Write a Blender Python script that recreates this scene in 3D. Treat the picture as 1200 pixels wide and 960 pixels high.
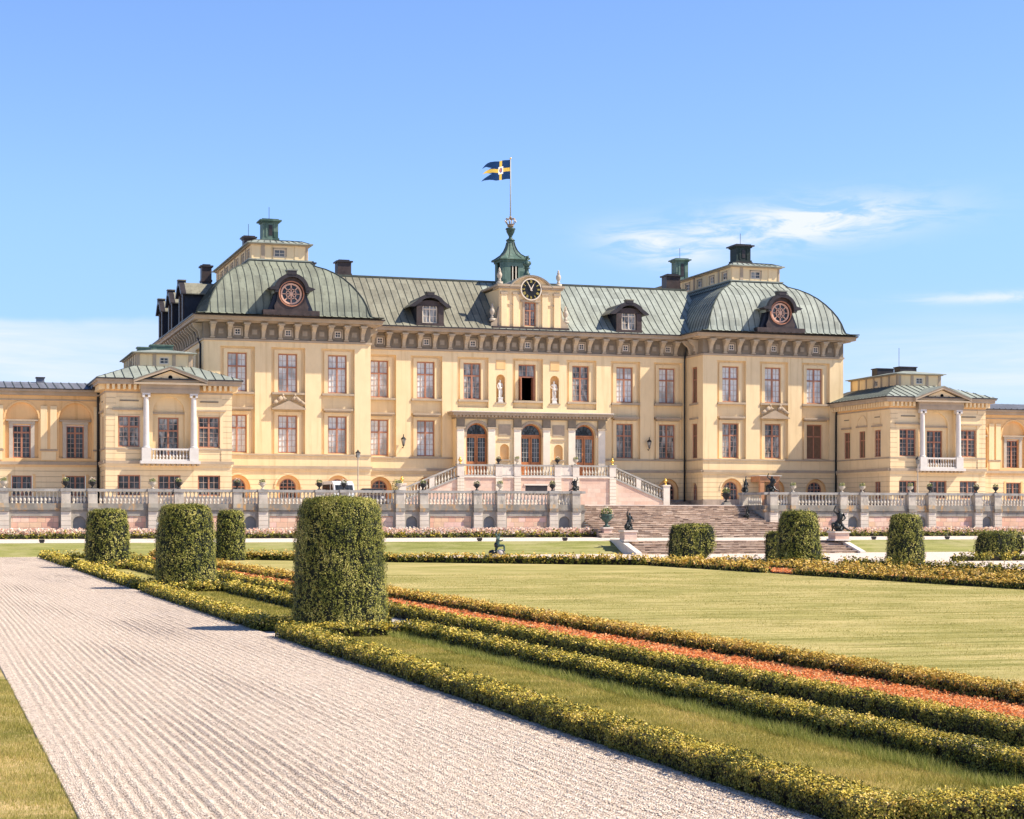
import bpy, math, random
import numpy as np
from math import sin, cos, pi, radians, atan, sqrt
from mathutils import Vector
random.seed(7); rng = np.random.default_rng(7)
for o in list(bpy.data.objects): bpy.data.objects.remove(o)
S = bpy.context.scene
COL = S.collection

# ---------------------------------------------------------------- camera, sky, sun, exposure
TH = math.atan(690/2120); EYE = 2.25
cam = bpy.data.cameras.new('camera'); camo = bpy.data.objects.new('camera', cam); COL.objects.link(camo)
camo.location = (0, 0, EYE); camo.rotation_euler = (radians(90), 0, -TH)
cam.sensor_width = 36; cam.lens = 36*2120/1200; cam.shift_y = 128/1200
cam.clip_start = 0.1; cam.clip_end = 6000
S.camera = camo
SUN_EL = radians(47.5); SX, SY = 0.92, -0.39          # horizontal direction towards the sun
sun = bpy.data.lights.new('sun', 'SUN'); suno = bpy.data.objects.new('sun', sun); COL.objects.link(suno)
sv = Vector((SX, SY, 0)).normalized()*cos(SUN_EL) + Vector((0, 0, sin(SUN_EL)))
suno.rotation_euler = sv.to_track_quat('Z', 'Y').to_euler(); suno.location = (60, -40, 60)
sun.energy = 4.8; sun.angle = radians(0.55); sun.color = (1.0, 0.905, 0.765)
W = bpy.data.worlds.new('World'); S.world = W; W.use_nodes = True
S.view_settings.view_transform = 'Standard'; S.view_settings.look = 'None'
S.view_settings.exposure = 0.74; S.view_settings.gamma = 1.0; S.view_settings.use_curve_mapping = False

def world():
    nt = W.node_tree; N = nt.nodes; L = nt.links
    for n in list(N): N.remove(n)
    out = N.new('ShaderNodeOutputWorld'); bg = N.new('ShaderNodeBackground')
    sky = N.new('ShaderNodeTexSky'); sky.sky_type = 'NISHITA'; sky.sun_disc = False
    sky.sun_elevation = SUN_EL; sky.sun_rotation = math.atan2(SX, SY)
    sky.air_density = 1.0; sky.dust_density = 0.4; sky.ozone_density = 2.0
    bg.inputs['Strength'].default_value = 0.112
    tc = N.new('ShaderNodeTexCoord'); sep = N.new('ShaderNodeSeparateXYZ'); L.new(tc.outputs['Generated'], sep.inputs[0])
    def M(op, a, b=None, c=None):
        n = N.new('ShaderNodeMath'); n.operation = op
        for i, v in enumerate((a, b, c)):
            if v is None: continue
            if isinstance(v, (int, float)): n.inputs[i].default_value = v
            else: L.new(v, n.inputs[i])
        return n.outputs[0]
    az = M('MULTIPLY', M('ARCTAN2', sep.outputs[0], sep.outputs[1]), 57.2958)   # degrees right of +Y
    el = M('MULTIPLY', M('ARCSINE', sep.outputs[2]), 57.2958)
    cmb = N.new('ShaderNodeCombineXYZ'); L.new(az, cmb.inputs[0]); L.new(el, cmb.inputs[1])
    def noise(sx, sy, rot, scale, det, dist, off=0):
        mp = N.new('ShaderNodeMapping'); mp.inputs['Rotation'].default_value[2] = rot
        mp.inputs['Scale'].default_value = (sx, sy, 1); mp.inputs['Location'].default_value = (off, off*.7, 0)
        L.new(cmb.outputs[0], mp.inputs[0])
        n = N.new('ShaderNodeTexNoise'); n.inputs['Scale'].default_value = scale; n.inputs['Detail'].default_value = det
        n.inputs['Roughness'].default_value = .62; n.inputs['Distortion'].default_value = dist
        L.new(mp.outputs[0], n.inputs['Vector']); return n.outputs['Fac']
    def bump(ca, wa, ce, we, tilt=0.0):
        a = M('DIVIDE', M('SUBTRACT', az, ca), wa)
        e0 = M('SUBTRACT', M('SUBTRACT', el, ce), M('MULTIPLY', M('SUBTRACT', az, ca), tilt))
        e = M('DIVIDE', e0, we)
        return M('EXPONENT', M('MULTIPLY', M('ADD', M('MULTIPLY', a, a), M('MULTIPLY', e, e)), -1.0))
    def rng_(v, a, b):
        m = N.new('ShaderNodeMapRange'); m.interpolation_type = 'SMOOTHSTEP'
        m.inputs[1].default_value = a; m.inputs[2].default_value = b; L.new(v, m.inputs[0]); return m.outputs[0]
    wisp_n = rng_(noise(.42, 1.9, -.12, 1.0, 10, .55, 3.9), .34, .60)
    wisp = M('MULTIPLY', wisp_n, M('MINIMUM', M('ADD', M('ADD', bump(27.0, 3.6, 9.15, .62, .07), M('MULTIPLY', bump(22.8, 1.7, 8.5, .55, -.15), .7)), M('MULTIPLY', bump(33.0, 2.5, 6.75, .16), .6)), 1.0))
    wisp = M('MULTIPLY', wisp, 1.25)
    band_n = rng_(noise(.10, 1.15, .02, 1.3, 7, .5, 8.1), .30, .70)
    edgeL = rng_(M('ADD', el, M('MULTIPLY', noise(.35, .5, 0, .8, 4, .4, 5.5), .55)), 6.55, 6.15)
    bandL = M('MULTIPLY', M('MULTIPLY', bump(.5, 8.5, 4.9, 2.6, .02), edgeL), M('MULTIPLY_ADD', band_n, .5, .62))
    bandR = M('MULTIPLY', bump(35.0, 8.5, 4.7, 1.25), M('MULTIPLY_ADD', band_n, .55, .4))
    haze = M('MULTIPLY', rng_(el, 6.5, -1.0), .10)
    tot = M('MINIMUM', M('ADD', M('ADD', wisp, haze), M('MULTIPLY', M('ADD', bandL, bandR), .80)), .95)
    tint = N.new('ShaderNodeMix'); tint.data_type = 'RGBA'; tint.blend_type = 'MULTIPLY'; tint.inputs[0].default_value = 1
    L.new(sky.outputs[0], tint.inputs[6]); tint.inputs[7].default_value = (.775, .90, 1.18, 1)
    low = N.new('ShaderNodeMix'); low.data_type = 'RGBA'; low.blend_type = 'MULTIPLY'; L.new(rng_(el, 10.5, 4.0), low.inputs[0]); L.new(tint.outputs[2], low.inputs[6]); low.inputs[7].default_value = (.80, .83, .90, 1)
    mix = N.new('ShaderNodeMix'); mix.data_type = 'RGBA'; L.new(tot, mix.inputs[0]); L.new(low.outputs[2], mix.inputs[6])
    mix.inputs[7].default_value = (5.0, 5.25, 6.0, 1)
    zen = N.new('ShaderNodeMix'); zen.data_type = 'RGBA'; zen.blend_type = 'MULTIPLY'; L.new(rng_(el, 17, 48), zen.inputs[0]); L.new(mix.outputs[2], zen.inputs[6]); zen.inputs[7].default_value = (.42, .45, .50, 1)
    L.new(zen.outputs[2], bg.inputs['Color']); L.new(bg.outputs[0], out.inputs[0])
world()

# ---------------------------------------------------------------- materials
class Mt:
    def __init__(s, name):
        s.m = bpy.data.materials.new(name); s.m.use_nodes = True; s.N = s.m.node_tree.nodes; s.L = s.m.node_tree.links
        s.b = s.N['Principled BSDF']
    def geo(s): return s.N.new('ShaderNodeNewGeometry')
    def pos(s):
        return s.N.new('ShaderNodeNewGeometry').outputs['Position']
    def mapping(s, scale=(1, 1, 1), rot=(0, 0, 0), vec=None, loc=(0, 0, 0)):
        mp = s.N.new('ShaderNodeMapping'); mp.inputs['Scale'].default_value = scale; mp.inputs['Rotation'].default_value = rot
        mp.inputs['Location'].default_value = loc
        s.L.new(vec or s.pos(), mp.inputs[0]); return mp.outputs[0]
    def noise(s, scale, detail=4, vec=None, rough=.55, dist=0):
        n = s.N.new('ShaderNodeTexNoise'); n.inputs['Scale'].default_value = scale; n.inputs['Detail'].default_value = detail
        n.inputs['Roughness'].default_value = rough; n.inputs['Distortion'].default_value = dist
        s.L.new(vec or s.pos(), n.inputs['Vector']); return n.outputs['Fac']
    def ramp(s, fac, stops):
        r = s.N.new('ShaderNodeValToRGB'); e = r.color_ramp.elements
        while len(e) < len(stops): e.new(.5)
        for i, (p, c) in enumerate(stops):
            e[i].position = p; e[i].color = (*c, 1) if not isinstance(c, (int, float)) else (c, c, c, 1)
        s.L.new(fac, r.inputs[0]); return r.outputs[0]
    def mix(s, f, a, b, mode='MIX'):
        m = s.N.new('ShaderNodeMix'); m.data_type = 'RGBA'; m.blend_type = mode
        for i, v in ((0, f), (6, a), (7, b)):
            if isinstance(v, (int, float)): m.inputs[i].default_value = v
            elif isinstance(v, tuple): m.inputs[i].default_value = (*v, 1)
            else: s.L.new(v, m.inputs[i])
        return m.outputs[2]
    def math(s, op, a, b=None):
        n = s.N.new('ShaderNodeMath'); n.operation = op
        for i, v in enumerate((a, b)):
            if v is None: continue
            if isinstance(v, (int, float)): n.inputs[i].default_value = v
            else: s.L.new(v, n.inputs[i])
        return n.outputs[0]
    def bump(s, h, strength=.3, dist=.02):
        b = s.N.new('ShaderNodeBump'); b.inputs['Strength'].default_value = strength; b.inputs['Distance'].default_value = dist
        s.L.new(h, b.inputs['Height']); s.L.new(b.outputs[0], s.b.inputs['Normal'])
    def col(s, c):
        if isinstance(c, tuple): s.b.inputs['Base Color'].default_value = (*c, 1)
        else: s.L.new(c, s.b.inputs['Base Color'])
        return s
    def rough(s, r, spec=.3, metal=0):
        s.b.inputs['Roughness'].default_value = r; s.b.inputs['Specular IOR Level'].default_value = spec; s.b.inputs['Metallic'].default_value = metal
        return s

def mottled(name, c, var=.12, scale=.8, rough=.85, grain=6, bump=.15, stain=None):
    t = Mt(name); n = t.noise(scale, 6); lo = tuple(v*(1-var) for v in c); hi = tuple(min(1, v*(1+var)) for v in c)
    col = t.ramp(n, [(.3, lo), (.7, hi)])
    if stain:
        m = t.ramp(t.noise(scale*1.7, 8, t.mapping((1, 1, .35), loc=(3, 7, 1)), .7), [(.52, 0.0), (.68, 1.0)])
        col = t.mix(t.math('MULTIPLY', m, stain[1]), col, stain[0])
    t.col(col).rough(rough); t.bump(t.noise(grain, 5), bump, .03)
    return t.m

def m_wall(name, c, joints=0):
    t = Mt(name); n = t.noise(.35, 5); fine = t.noise(2.2, 8, t.mapping((1, 1, .4)), .65)
    col = t.ramp(n, [(.3, tuple(v*.93 for v in c)), (.7, tuple(min(1, v*1.05) for v in c))])
    col = t.mix(t.ramp(fine, [(.35, .25), (.62, 0.0)]), col, tuple(v*q for v, q in zip(c, (.80, .76, .70))))
    # long run-off streaks down the plaster
    st = t.noise(1.0, 6, t.mapping((2.4, 2.4, .13), loc=(5, 1, 2)), .6)
    col = t.mix(t.ramp(st, [(.54, 0.0), (.70, .55)]), col, tuple(v*q for v, q in zip(c, (.72, .66, .58))))
    if joints:
        sp = t.N.new('ShaderNodeSeparateXYZ'); t.L.new(t.pos(), sp.inputs[0])
        fr = t.math('FRACT', t.math('DIVIDE', sp.outputs[2], joints))
        j = t.math('LESS_THAN', fr, .10)
        inv = t.math('SUBTRACT', 1.0, j)
        t.bump(inv, .9, .05)
        col = t.mix(t.math('MULTIPLY', j, .55), col, tuple(v*.55 for v in c))
    else:
        t.bump(t.noise(9, 4), .12, .02)
    t.col(col).rough(.88, .2); return t.m

def m_blocks(name, cols, mortar, bw, bh, msize=.012, bump=.5, xz=True):
    t = Mt(name)
    sp = t.N.new('ShaderNodeSeparateXYZ'); t.L.new(t.pos(), sp.inputs[0])
    cb = t.N.new('ShaderNodeCombineXYZ'); t.L.new(t.math('ADD', sp.outputs[0], t.math('MULTIPLY', sp.outputs[1], 1.0)), cb.inputs[0]); t.L.new(sp.outputs[2], cb.inputs[1])
    wob = t.noise(1.3, 2, cb.outputs[0])
    v2 = t.N.new('ShaderNodeVectorMath'); v2.operation = 'ADD'; t.L.new(cb.outputs[0], v2.inputs[0])
    c3 = t.N.new('ShaderNodeCombineXYZ'); t.L.new(t.math('MULTIPLY', wob, .05), c3.inputs[1]); t.L.new(c3.outputs[0], v2.inputs[1])
    b = t.N.new('ShaderNodeTexBrick'); b.inputs['Scale'].default_value = 1; b.inputs['Brick Width'].default_value = bw; b.inputs['Row Height'].default_value = bh
    b.inputs['Mortar Size'].default_value = msize; b.inputs['Color1'].default_value = (0, 0, 0, 1); b.inputs['Color2'].default_value = (1, 1, 1, 1)
    b.inputs['Mortar'].default_value = (.5, .5, .5, 1); b.squash = .7; b.squash_frequency = 3; b.offset_frequency = 2
    t.L.new(v2.outputs[0], b.inputs['Vector'])
    n = len(cols); c = t.ramp(b.outputs['Color'], [(i/(n-1)*.9+.05, cols[i]) for i in range(n)])
    c = t.mix(t.ramp(t.noise(2.5, 8, None, .7), [(.35, .35), (.6, 0.0)]), c, tuple(v*.72 for v in cols[0]))
    c = t.mix(b.outputs['Fac'], c, mortar)
    t.col(c).rough(.85, .25)
    t.bump(t.math('ADD', t.math('MULTIPLY', b.outputs['Fac'], -1.0), t.math('MULTIPLY', t.noise(14, 5), .6)), bump, .03)
    return t.m

def m_roof(name, base, alt, dark, lo=.35, hi=.65):
    t = Mt(name)
    n = t.noise(.5, 7, t.mapping((1, 1, .5)), .65)
    sp = t.N.new('ShaderNodeSeparateXYZ'); t.L.new(t.pos(), sp.inputs[0])
    cx = t.math('FLOOR', t.math('DIVIDE', t.math('ADD', sp.outputs[0], 500.25), .62)); cz = t.math('FLOOR', t.math('DIVIDE', sp.outputs[2], .75))
    wn = t.N.new('ShaderNodeTexWhiteNoise'); cb = t.N.new('ShaderNodeCombineXYZ'); t.L.new(cx, cb.inputs[0]); t.L.new(cz, cb.inputs[1]); t.L.new(cb.outputs[0], wn.inputs['Vector'])
    c = t.ramp(t.math('ADD', t.math('MULTIPLY', n, .7), t.math('MULTIPLY', wn.outputs['Value'], .3)), [(lo, alt), (hi, base)])
    c = t.mix(t.ramp(t.noise(1.6, 9, t.mapping((2, 2, .3)), .7), [(.50, 0.0), (.72, .6)]), c, dark)
    t.col(c).rough(.65, .2); t.bump(t.noise(3, 4), .1, .02); return t.m

WALL = (.85, .655, .385)
M = {}
M['wall'] = m_wall('yellow_plaster', WALL)
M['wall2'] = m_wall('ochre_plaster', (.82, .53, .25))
M['rust'] = m_wall('channelled_plaster', (.83, .635, .375), .42)
M['trim'] = mottled('sandstone_trim', (.43, .335, .235), .12, 1.2, stain=((.33, .27, .2), .5))
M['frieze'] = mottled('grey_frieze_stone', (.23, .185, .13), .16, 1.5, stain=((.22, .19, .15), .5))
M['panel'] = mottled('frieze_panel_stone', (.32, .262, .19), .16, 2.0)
M['consol'] = mottled('bracket_stone', (.44, .355, .25), .14, 2.0)
M['white'] = mottled('white_painted_stone', (.66, .61, .55), .06, 2.0)
M['marble'] = mottled('statue_marble', (.72, .68, .63), .12, 4.0, stain=((.40, .37, .33), .5))
M['plinth'] = mottled('plinth_stone', (.38, .30, .235), .2, 1.6, stain=((.2, .17, .14), .6))
M['stone'] = mottled('grey_ashlar', (.38, .345, .29), .22, 1.2, stain=((.15, .145, .13), .85))
M['stone_mould'] = mottled('weathered_moulding', (.27, .245, .205), .3, 1.3, stain=((.62, .33, .10), .9))
M['rail'] = mottled('weathered_rail', (.36, .34, .31), .2, 1.4, stain=((.2, .19, .17), .7))
M['bal'] = mottled('baluster_stone', (.62, .56, .46), .16, 3.2, stain=((.33, .31, .28), .6))
M['channel'] = m_wall('channelled_grey_stone', (.76, .67, .55), .30)
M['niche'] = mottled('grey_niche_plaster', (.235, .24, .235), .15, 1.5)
M['pink'] = m_blocks('pink_sandstone_blocks', [(.78, .45, .31), (.90, .55, .39), (.84, .58, .36), (.94, .68, .51), (.90, .60, .49)], (.50, .33, .24), .72, .34, .012, .5)
M['pink2'] = m_blocks('pink_podium_blocks', [(.64, .43, .33), (.72, .50, .38), (.68, .50, .40), (.74, .56, .44)], (.55, .42, .34), .85, .38, .01, .4)
M['step'] = m_blocks('worn_step_stone', [(.13, .09, .065), (.54, .405, .29), (.31, .22, .155), (.70, .56, .42), (.42, .29, .20)], (.12, .085, .065), .42, .075, .008, .6)
M['steptop'] = m_blocks('step_tread', [(.30, .21, .16), (.66, .50, .39), (.44, .31, .235), (.76, .60, .48)], (.2, .15, .12), .9, .15, .01, .5)
M['pier'] = mottled('weathered_pier_stone', (.54, .48, .395), .2, 1.8, stain=((.22, .20, .17), .8))
M['lichen'] = mottled('lichened_stone', (.40, .36, .29), .25, .9, stain=((.66, .37, .12), .95))
M['pilaster'] = mottled('pale_pilaster_stone', (.80, .70, .555), .06, 2)
M['coping'] = mottled('pale_coping', (.70, .62, .53), .1, 1.5, stain=((.4, .35, .3), .5))
M['roof'] = m_roof('verdigris_copper', (.335, .365, .315), (.235, .255, .22), (.125, .13, .105), .32, .62)
M['roof_old'] = m_roof('browned_copper', (.275, .265, .20), (.195, .185, .14), (.10, .09, .065), .34, .66)
M['roof_mid'] = m_roof('olive_copper', (.245, .262, .20), (.17, .18, .14), (.085, .085, .065), .32, .62)
M['green'] = m_roof('bright_verdigris', (.14, .205, .165), (.045, .09, .075), (.018, .03, .028), .3, .62)
M['darkgreen'] = m_roof('blackened_copper', (.035, .055, .05), (.02, .03, .03), (.01, .012, .012))
M['seam'] = mottled('roof_seam', (.075, .085, .07), .3, 2, .6)
M['wingroof'] = m_roof('grey_sheet_roof', (.19, .20, .235), (.14, .145, .17), (.09, .09, .1))
M['dark'] = mottled('dark_sheet_metal', (.035, .03, .032), .3, 2.0, .45, bump=.05)
M['brownmetal'] = mottled('brown_copper', (.058, .040, .036), .35, 2.2, .5, bump=.05, stain=((.05, .05, .045), .6))
M['blueblack'] = mottled('dormer_cheek_painted_shade', (.016, .02, .035), .3, 2, .4)  # dormer sides coloured near black, painting in the shade of their unlit faces
M['frame'] = mottled('red_brown_window_paint', (.42, .19, .115), .12, 4, .6)
M['muntin'] = mottled('rose_glazing_bars', (.52, .37, .29), .1, 4, .6)
M['rosewood'] = mottled('salmon_window_frame', (.66, .42, .31), .1, 4, .6)
M['door'] = mottled('varnished_oak', (.44, .17, .065), .25, 5, .45)
M['cream'] = mottled('cream_paint', (.70, .60, .47), .06, 3, .6)
M['surround'] = mottled('grey_stone_surround', (.50, .43, .34), .1, 2)
M['bronze'] = mottled('dark_bronze', (.014, .016, .015), .5, 6, .32, stain=((.16, .17, .15), .6))
M['verdbronze'] = mottled('green_bronze', (.045, .085, .07), .5, 7, .45, stain=((.012, .016, .016), .8))
M['oldgold'] = mottled('tarnished_gilding', (.34, .24, .14), .3, 5, .5)
M['terra'] = mottled('terracotta_paint', (.50, .25, .13), .15, 3)
M['gold'] = Mt('gilding').col((.75, .50, .12)).rough(.3, .5, .8).m
M['black'] = Mt('black_interior').col((.004, .004, .005)).rough(.9, .05).m
M['iron'] = mottled('black_iron', (.02, .02, .022), .2, 3, .45)
M['greypaint'] = mottled('grey_paint', (.45, .45, .43), .08, 3, .5)
M['blindwood'] = mottled('brown_blind_window', (.17, .10, .06), .18, 3, .6)
M['clockface'] = Mt('black_dial').col((.010, .010, .012)).rough(.4, .3).m
M['carwhite'] = Mt('white_car_paint').col((.60, .60, .59)).rough(.25, .5).m
M['carbrown'] = Mt('dark_car_paint').col((.06, .045, .04)).rough(.25, .5).m
M['tyre'] = Mt('rubber').col((.015, .015, .015)).rough(.8, .2).m
M['chrome'] = Mt('wheel_rim').col((.55, .55, .56)).rough(.3, .5, .8).m

def m_glass(name, lo, hi, scale=1.7):
    t = Mt(name); n = t.noise(scale, 4, t.mapping((1.6, 1.6, .5)), .6, 1.0)
    k = t.ramp(n, [(.36, lo), (.64, hi)])
    big = t.ramp(t.noise(.42, 2, t.mapping((1, 1, .8), loc=(scale, 3, 5))), [(.50, 0.0), (.60, .62)])
    t.col(t.mix(big, k, tuple(v*.32 for v in lo))).rough(.08, .35)
    t.bump(t.noise(1.1, 2), .05, .05); return t.m
M['glass'] = m_glass('glass_over_white_curtain', (.60, .60, .56), (.84, .83, .78), 3.0)
M['glassmid'] = m_glass('glass_half_curtained', (.04, .04, .04), (.52, .51, .47), 1.3)
M['glassdark'] = m_glass('dark_glass', (.012, .015, .018), (.13, .14, .15), 1.5)
M['glassshop'] = m_glass('carglass', (.01, .012, .014), (.05, .055, .06))

def m_gravel():
    t = Mt('raked_gravel')
    v = t.N.new('ShaderNodeTexVoronoi'); v.inputs['Scale'].default_value = 52; t.L.new(t.pos(), v.inputs['Vector'])
    sep = t.N.new('ShaderNodeSeparateColor'); t.L.new(v.outputs['Color'], sep.inputs[0])
    c = t.ramp(sep.outputs[0], [(0, (.16, .115, .085)), (.16, (.52, .395, .305)), (.5, (.80, .65, .52)), (1, (.95, .83, .70))])
    big = t.noise(.28, 5, t.mapping((1, .25, 1)), .6)
    c = t.mix(t.ramp(big, [(.35, .35), (.65, 0.0)]), c, (.55, .42, .34), 'MULTIPLY') if False else t.mix(t.ramp(big, [(.4, .0), (.72, .35)]), c, (.62, .50, .40))
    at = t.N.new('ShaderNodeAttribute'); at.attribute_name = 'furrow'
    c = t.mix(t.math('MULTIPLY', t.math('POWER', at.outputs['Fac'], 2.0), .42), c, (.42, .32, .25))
    t.col(c).rough(.95, .1)
    n2 = t.noise(26, 6, None, .75)
    t.bump(t.math('ADD', t.math('MULTIPLY', v.outputs['Distance'], -1.3), n2), .9, .02); return t.m
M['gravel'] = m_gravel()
def m_plain_gravel(name, c, sc=40):
    t = Mt(name); v = t.N.new('ShaderNodeTexVoronoi'); v.inputs['Scale'].default_value = sc; t.L.new(t.pos(), v.inputs['Vector'])
    sep = t.N.new('ShaderNodeSeparateColor'); t.L.new(v.outputs['Color'], sep.inputs[0])
    k = t.ramp(sep.outputs[0], [(0, tuple(x*.6 for x in c)), (.5, c), (1, tuple(min(1, x*1.25) for x in c))])
    k = t.mix(t.ramp(t.noise(.5, 5), [(.4, 0.0), (.7, .4)]), k, tuple(x*.8 for x in c))
    t.col(k).rough(.95, .1); t.bump(t.noise(22, 5), .6, .02); return t.m
M['walk'] = m_plain_gravel('pale_gravel_walk', (.68, .565, .48), 25)
M['strip'] = m_plain_gravel('blue_grey_gravel', (.46, .415, .36), 45)
M['path_pale'] = m_plain_gravel('white_limestone_gravel', (.66, .57, .49), 25)
M['soil'] = m_plain_gravel('dark_soil', (.06, .045, .035), 15)

def m_grass(name, a, b, c, dry, lo=.46, ps=1.4):
    t = Mt(name)
    mow = t.noise(1.0, 7, t.mapping((.16, 2.6, 1), (0, 0, .05)), .7, .5)
    fine = t.noise(9, 6, None, .75)
    big = t.noise(.22, 4)
    k = t.ramp(t.math('ADD', t.math('MULTIPLY', mow, .75), t.math('MULTIPLY', fine, .25)), [(.38, a), (.5, b), (.61, c)])
    k = t.mix(t.ramp(t.math('ADD', t.math('MULTIPLY', big, .5), t.math('MULTIPLY', t.noise(ps, 7, t.mapping((.4, 1.2, 1)), .65), .5)), [(lo, 0.0), (lo+.15, .8)]), k, dry)
    t.col(k).rough(.9, .15); t.bump(t.math('ADD', fine, t.noise(60, 4, None, .8)), .45, .02); return t.m
M['lawn'] = m_grass('mown_lawn', (.15, .15, .028), (.30, .265, .078), (.47, .405, .155), (.54, .43, .185))
M['bank'] = m_grass('bank_grass', (.14, .15, .035), (.235, .235, .07), (.32, .30, .11), (.36, .32, .15))
M['sidelawn'] = m_grass('side_lawn_grass_sheet', (.10, .115, .02), (.22, .205, .05), (.36, .31, .10), (.70, .49, .25), .42, 2.2)
M['lawn2'] = m_grass('parched_lawn', (.17, .17, .035), (.31, .28, .07), (.45, .38, .12), (.60, .45, .19))

def m_leaf(name, cols, rough=.5, transl=.25, clump=None):
    t = Mt(name); g = t.geo(); r = g.outputs['Random Per Island']
    n = len(cols); f = r
    if clump: f = t.math('ADD', t.math('MULTIPLY', r, .6), t.math('MULTIPLY', t.ramp(t.noise(clump, 3), [(.35, 0.0), (.65, 1.0)]), .4))
    c = t.ramp(f, [(i/(n-1)*.94+.03, cols[i]) for i in range(n)])
    t.col(c).rough(rough, .14)
    if transl:
        tr = t.N.new('ShaderNodeBsdfTranslucent'); t.L.new(c, tr.inputs[0]); ms = t.N.new('ShaderNodeMixShader'); ms.inputs[0].default_value = transl
        out = [n for n in t.N if n.type == 'OUTPUT_MATERIAL'][0]
        t.L.new(t.b.outputs[0], ms.inputs[1]); t.L.new(tr.outputs[0], ms.inputs[2]); t.L.new(ms.outputs[0], out.inputs[0])
    return t.m
M['yew'] = m_leaf('yew_needles', [(.018, .026, .006), (.105, .12, .022), (.33, .31, .06), (.66, .56, .19)], .5, .02, 1.8)
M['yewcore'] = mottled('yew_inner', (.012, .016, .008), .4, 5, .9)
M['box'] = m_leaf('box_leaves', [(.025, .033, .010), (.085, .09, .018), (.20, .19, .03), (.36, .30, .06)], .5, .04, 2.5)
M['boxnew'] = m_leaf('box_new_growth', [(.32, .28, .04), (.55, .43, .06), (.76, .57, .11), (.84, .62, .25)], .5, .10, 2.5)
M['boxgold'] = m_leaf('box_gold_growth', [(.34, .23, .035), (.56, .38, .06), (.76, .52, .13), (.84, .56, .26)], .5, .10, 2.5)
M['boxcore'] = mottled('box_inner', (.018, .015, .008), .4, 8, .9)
M['blade'] = m_leaf('grass_blades', [(.14, .15, .028), (.30, .28, .06), (.50, .42, .12), (.74, .56, .24)], .6, .4, .9)
M['bladegreen'] = m_leaf('long_grass_blades', [(.18, .22, .04), (.32, .34, .08), (.48, .44, .15)], .6, .4)
M['orangefl'] = m_leaf('orange_flowers', [(.74, .21, .055), (.84, .31, .10), (.90, .40, .16), (.84, .52, .27)], .6, .3)
M['tulip'] = m_leaf('pale_tulips', [(.92, .80, .68), (.92, .66, .52), (.94, .88, .78), (.90, .52, .40), (.90, .84, .62)], .5, .25)
M['tulipleaf'] = m_leaf('tulip_leaves', [(.07, .12, .035), (.15, .20, .07), (.28, .28, .12)], .5, .2)
M['yellowfl'] = m_leaf('yellow_flowers', [(.70, .60, .12), (.80, .72, .35), (.75, .72, .60)], .5, .2)

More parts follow.
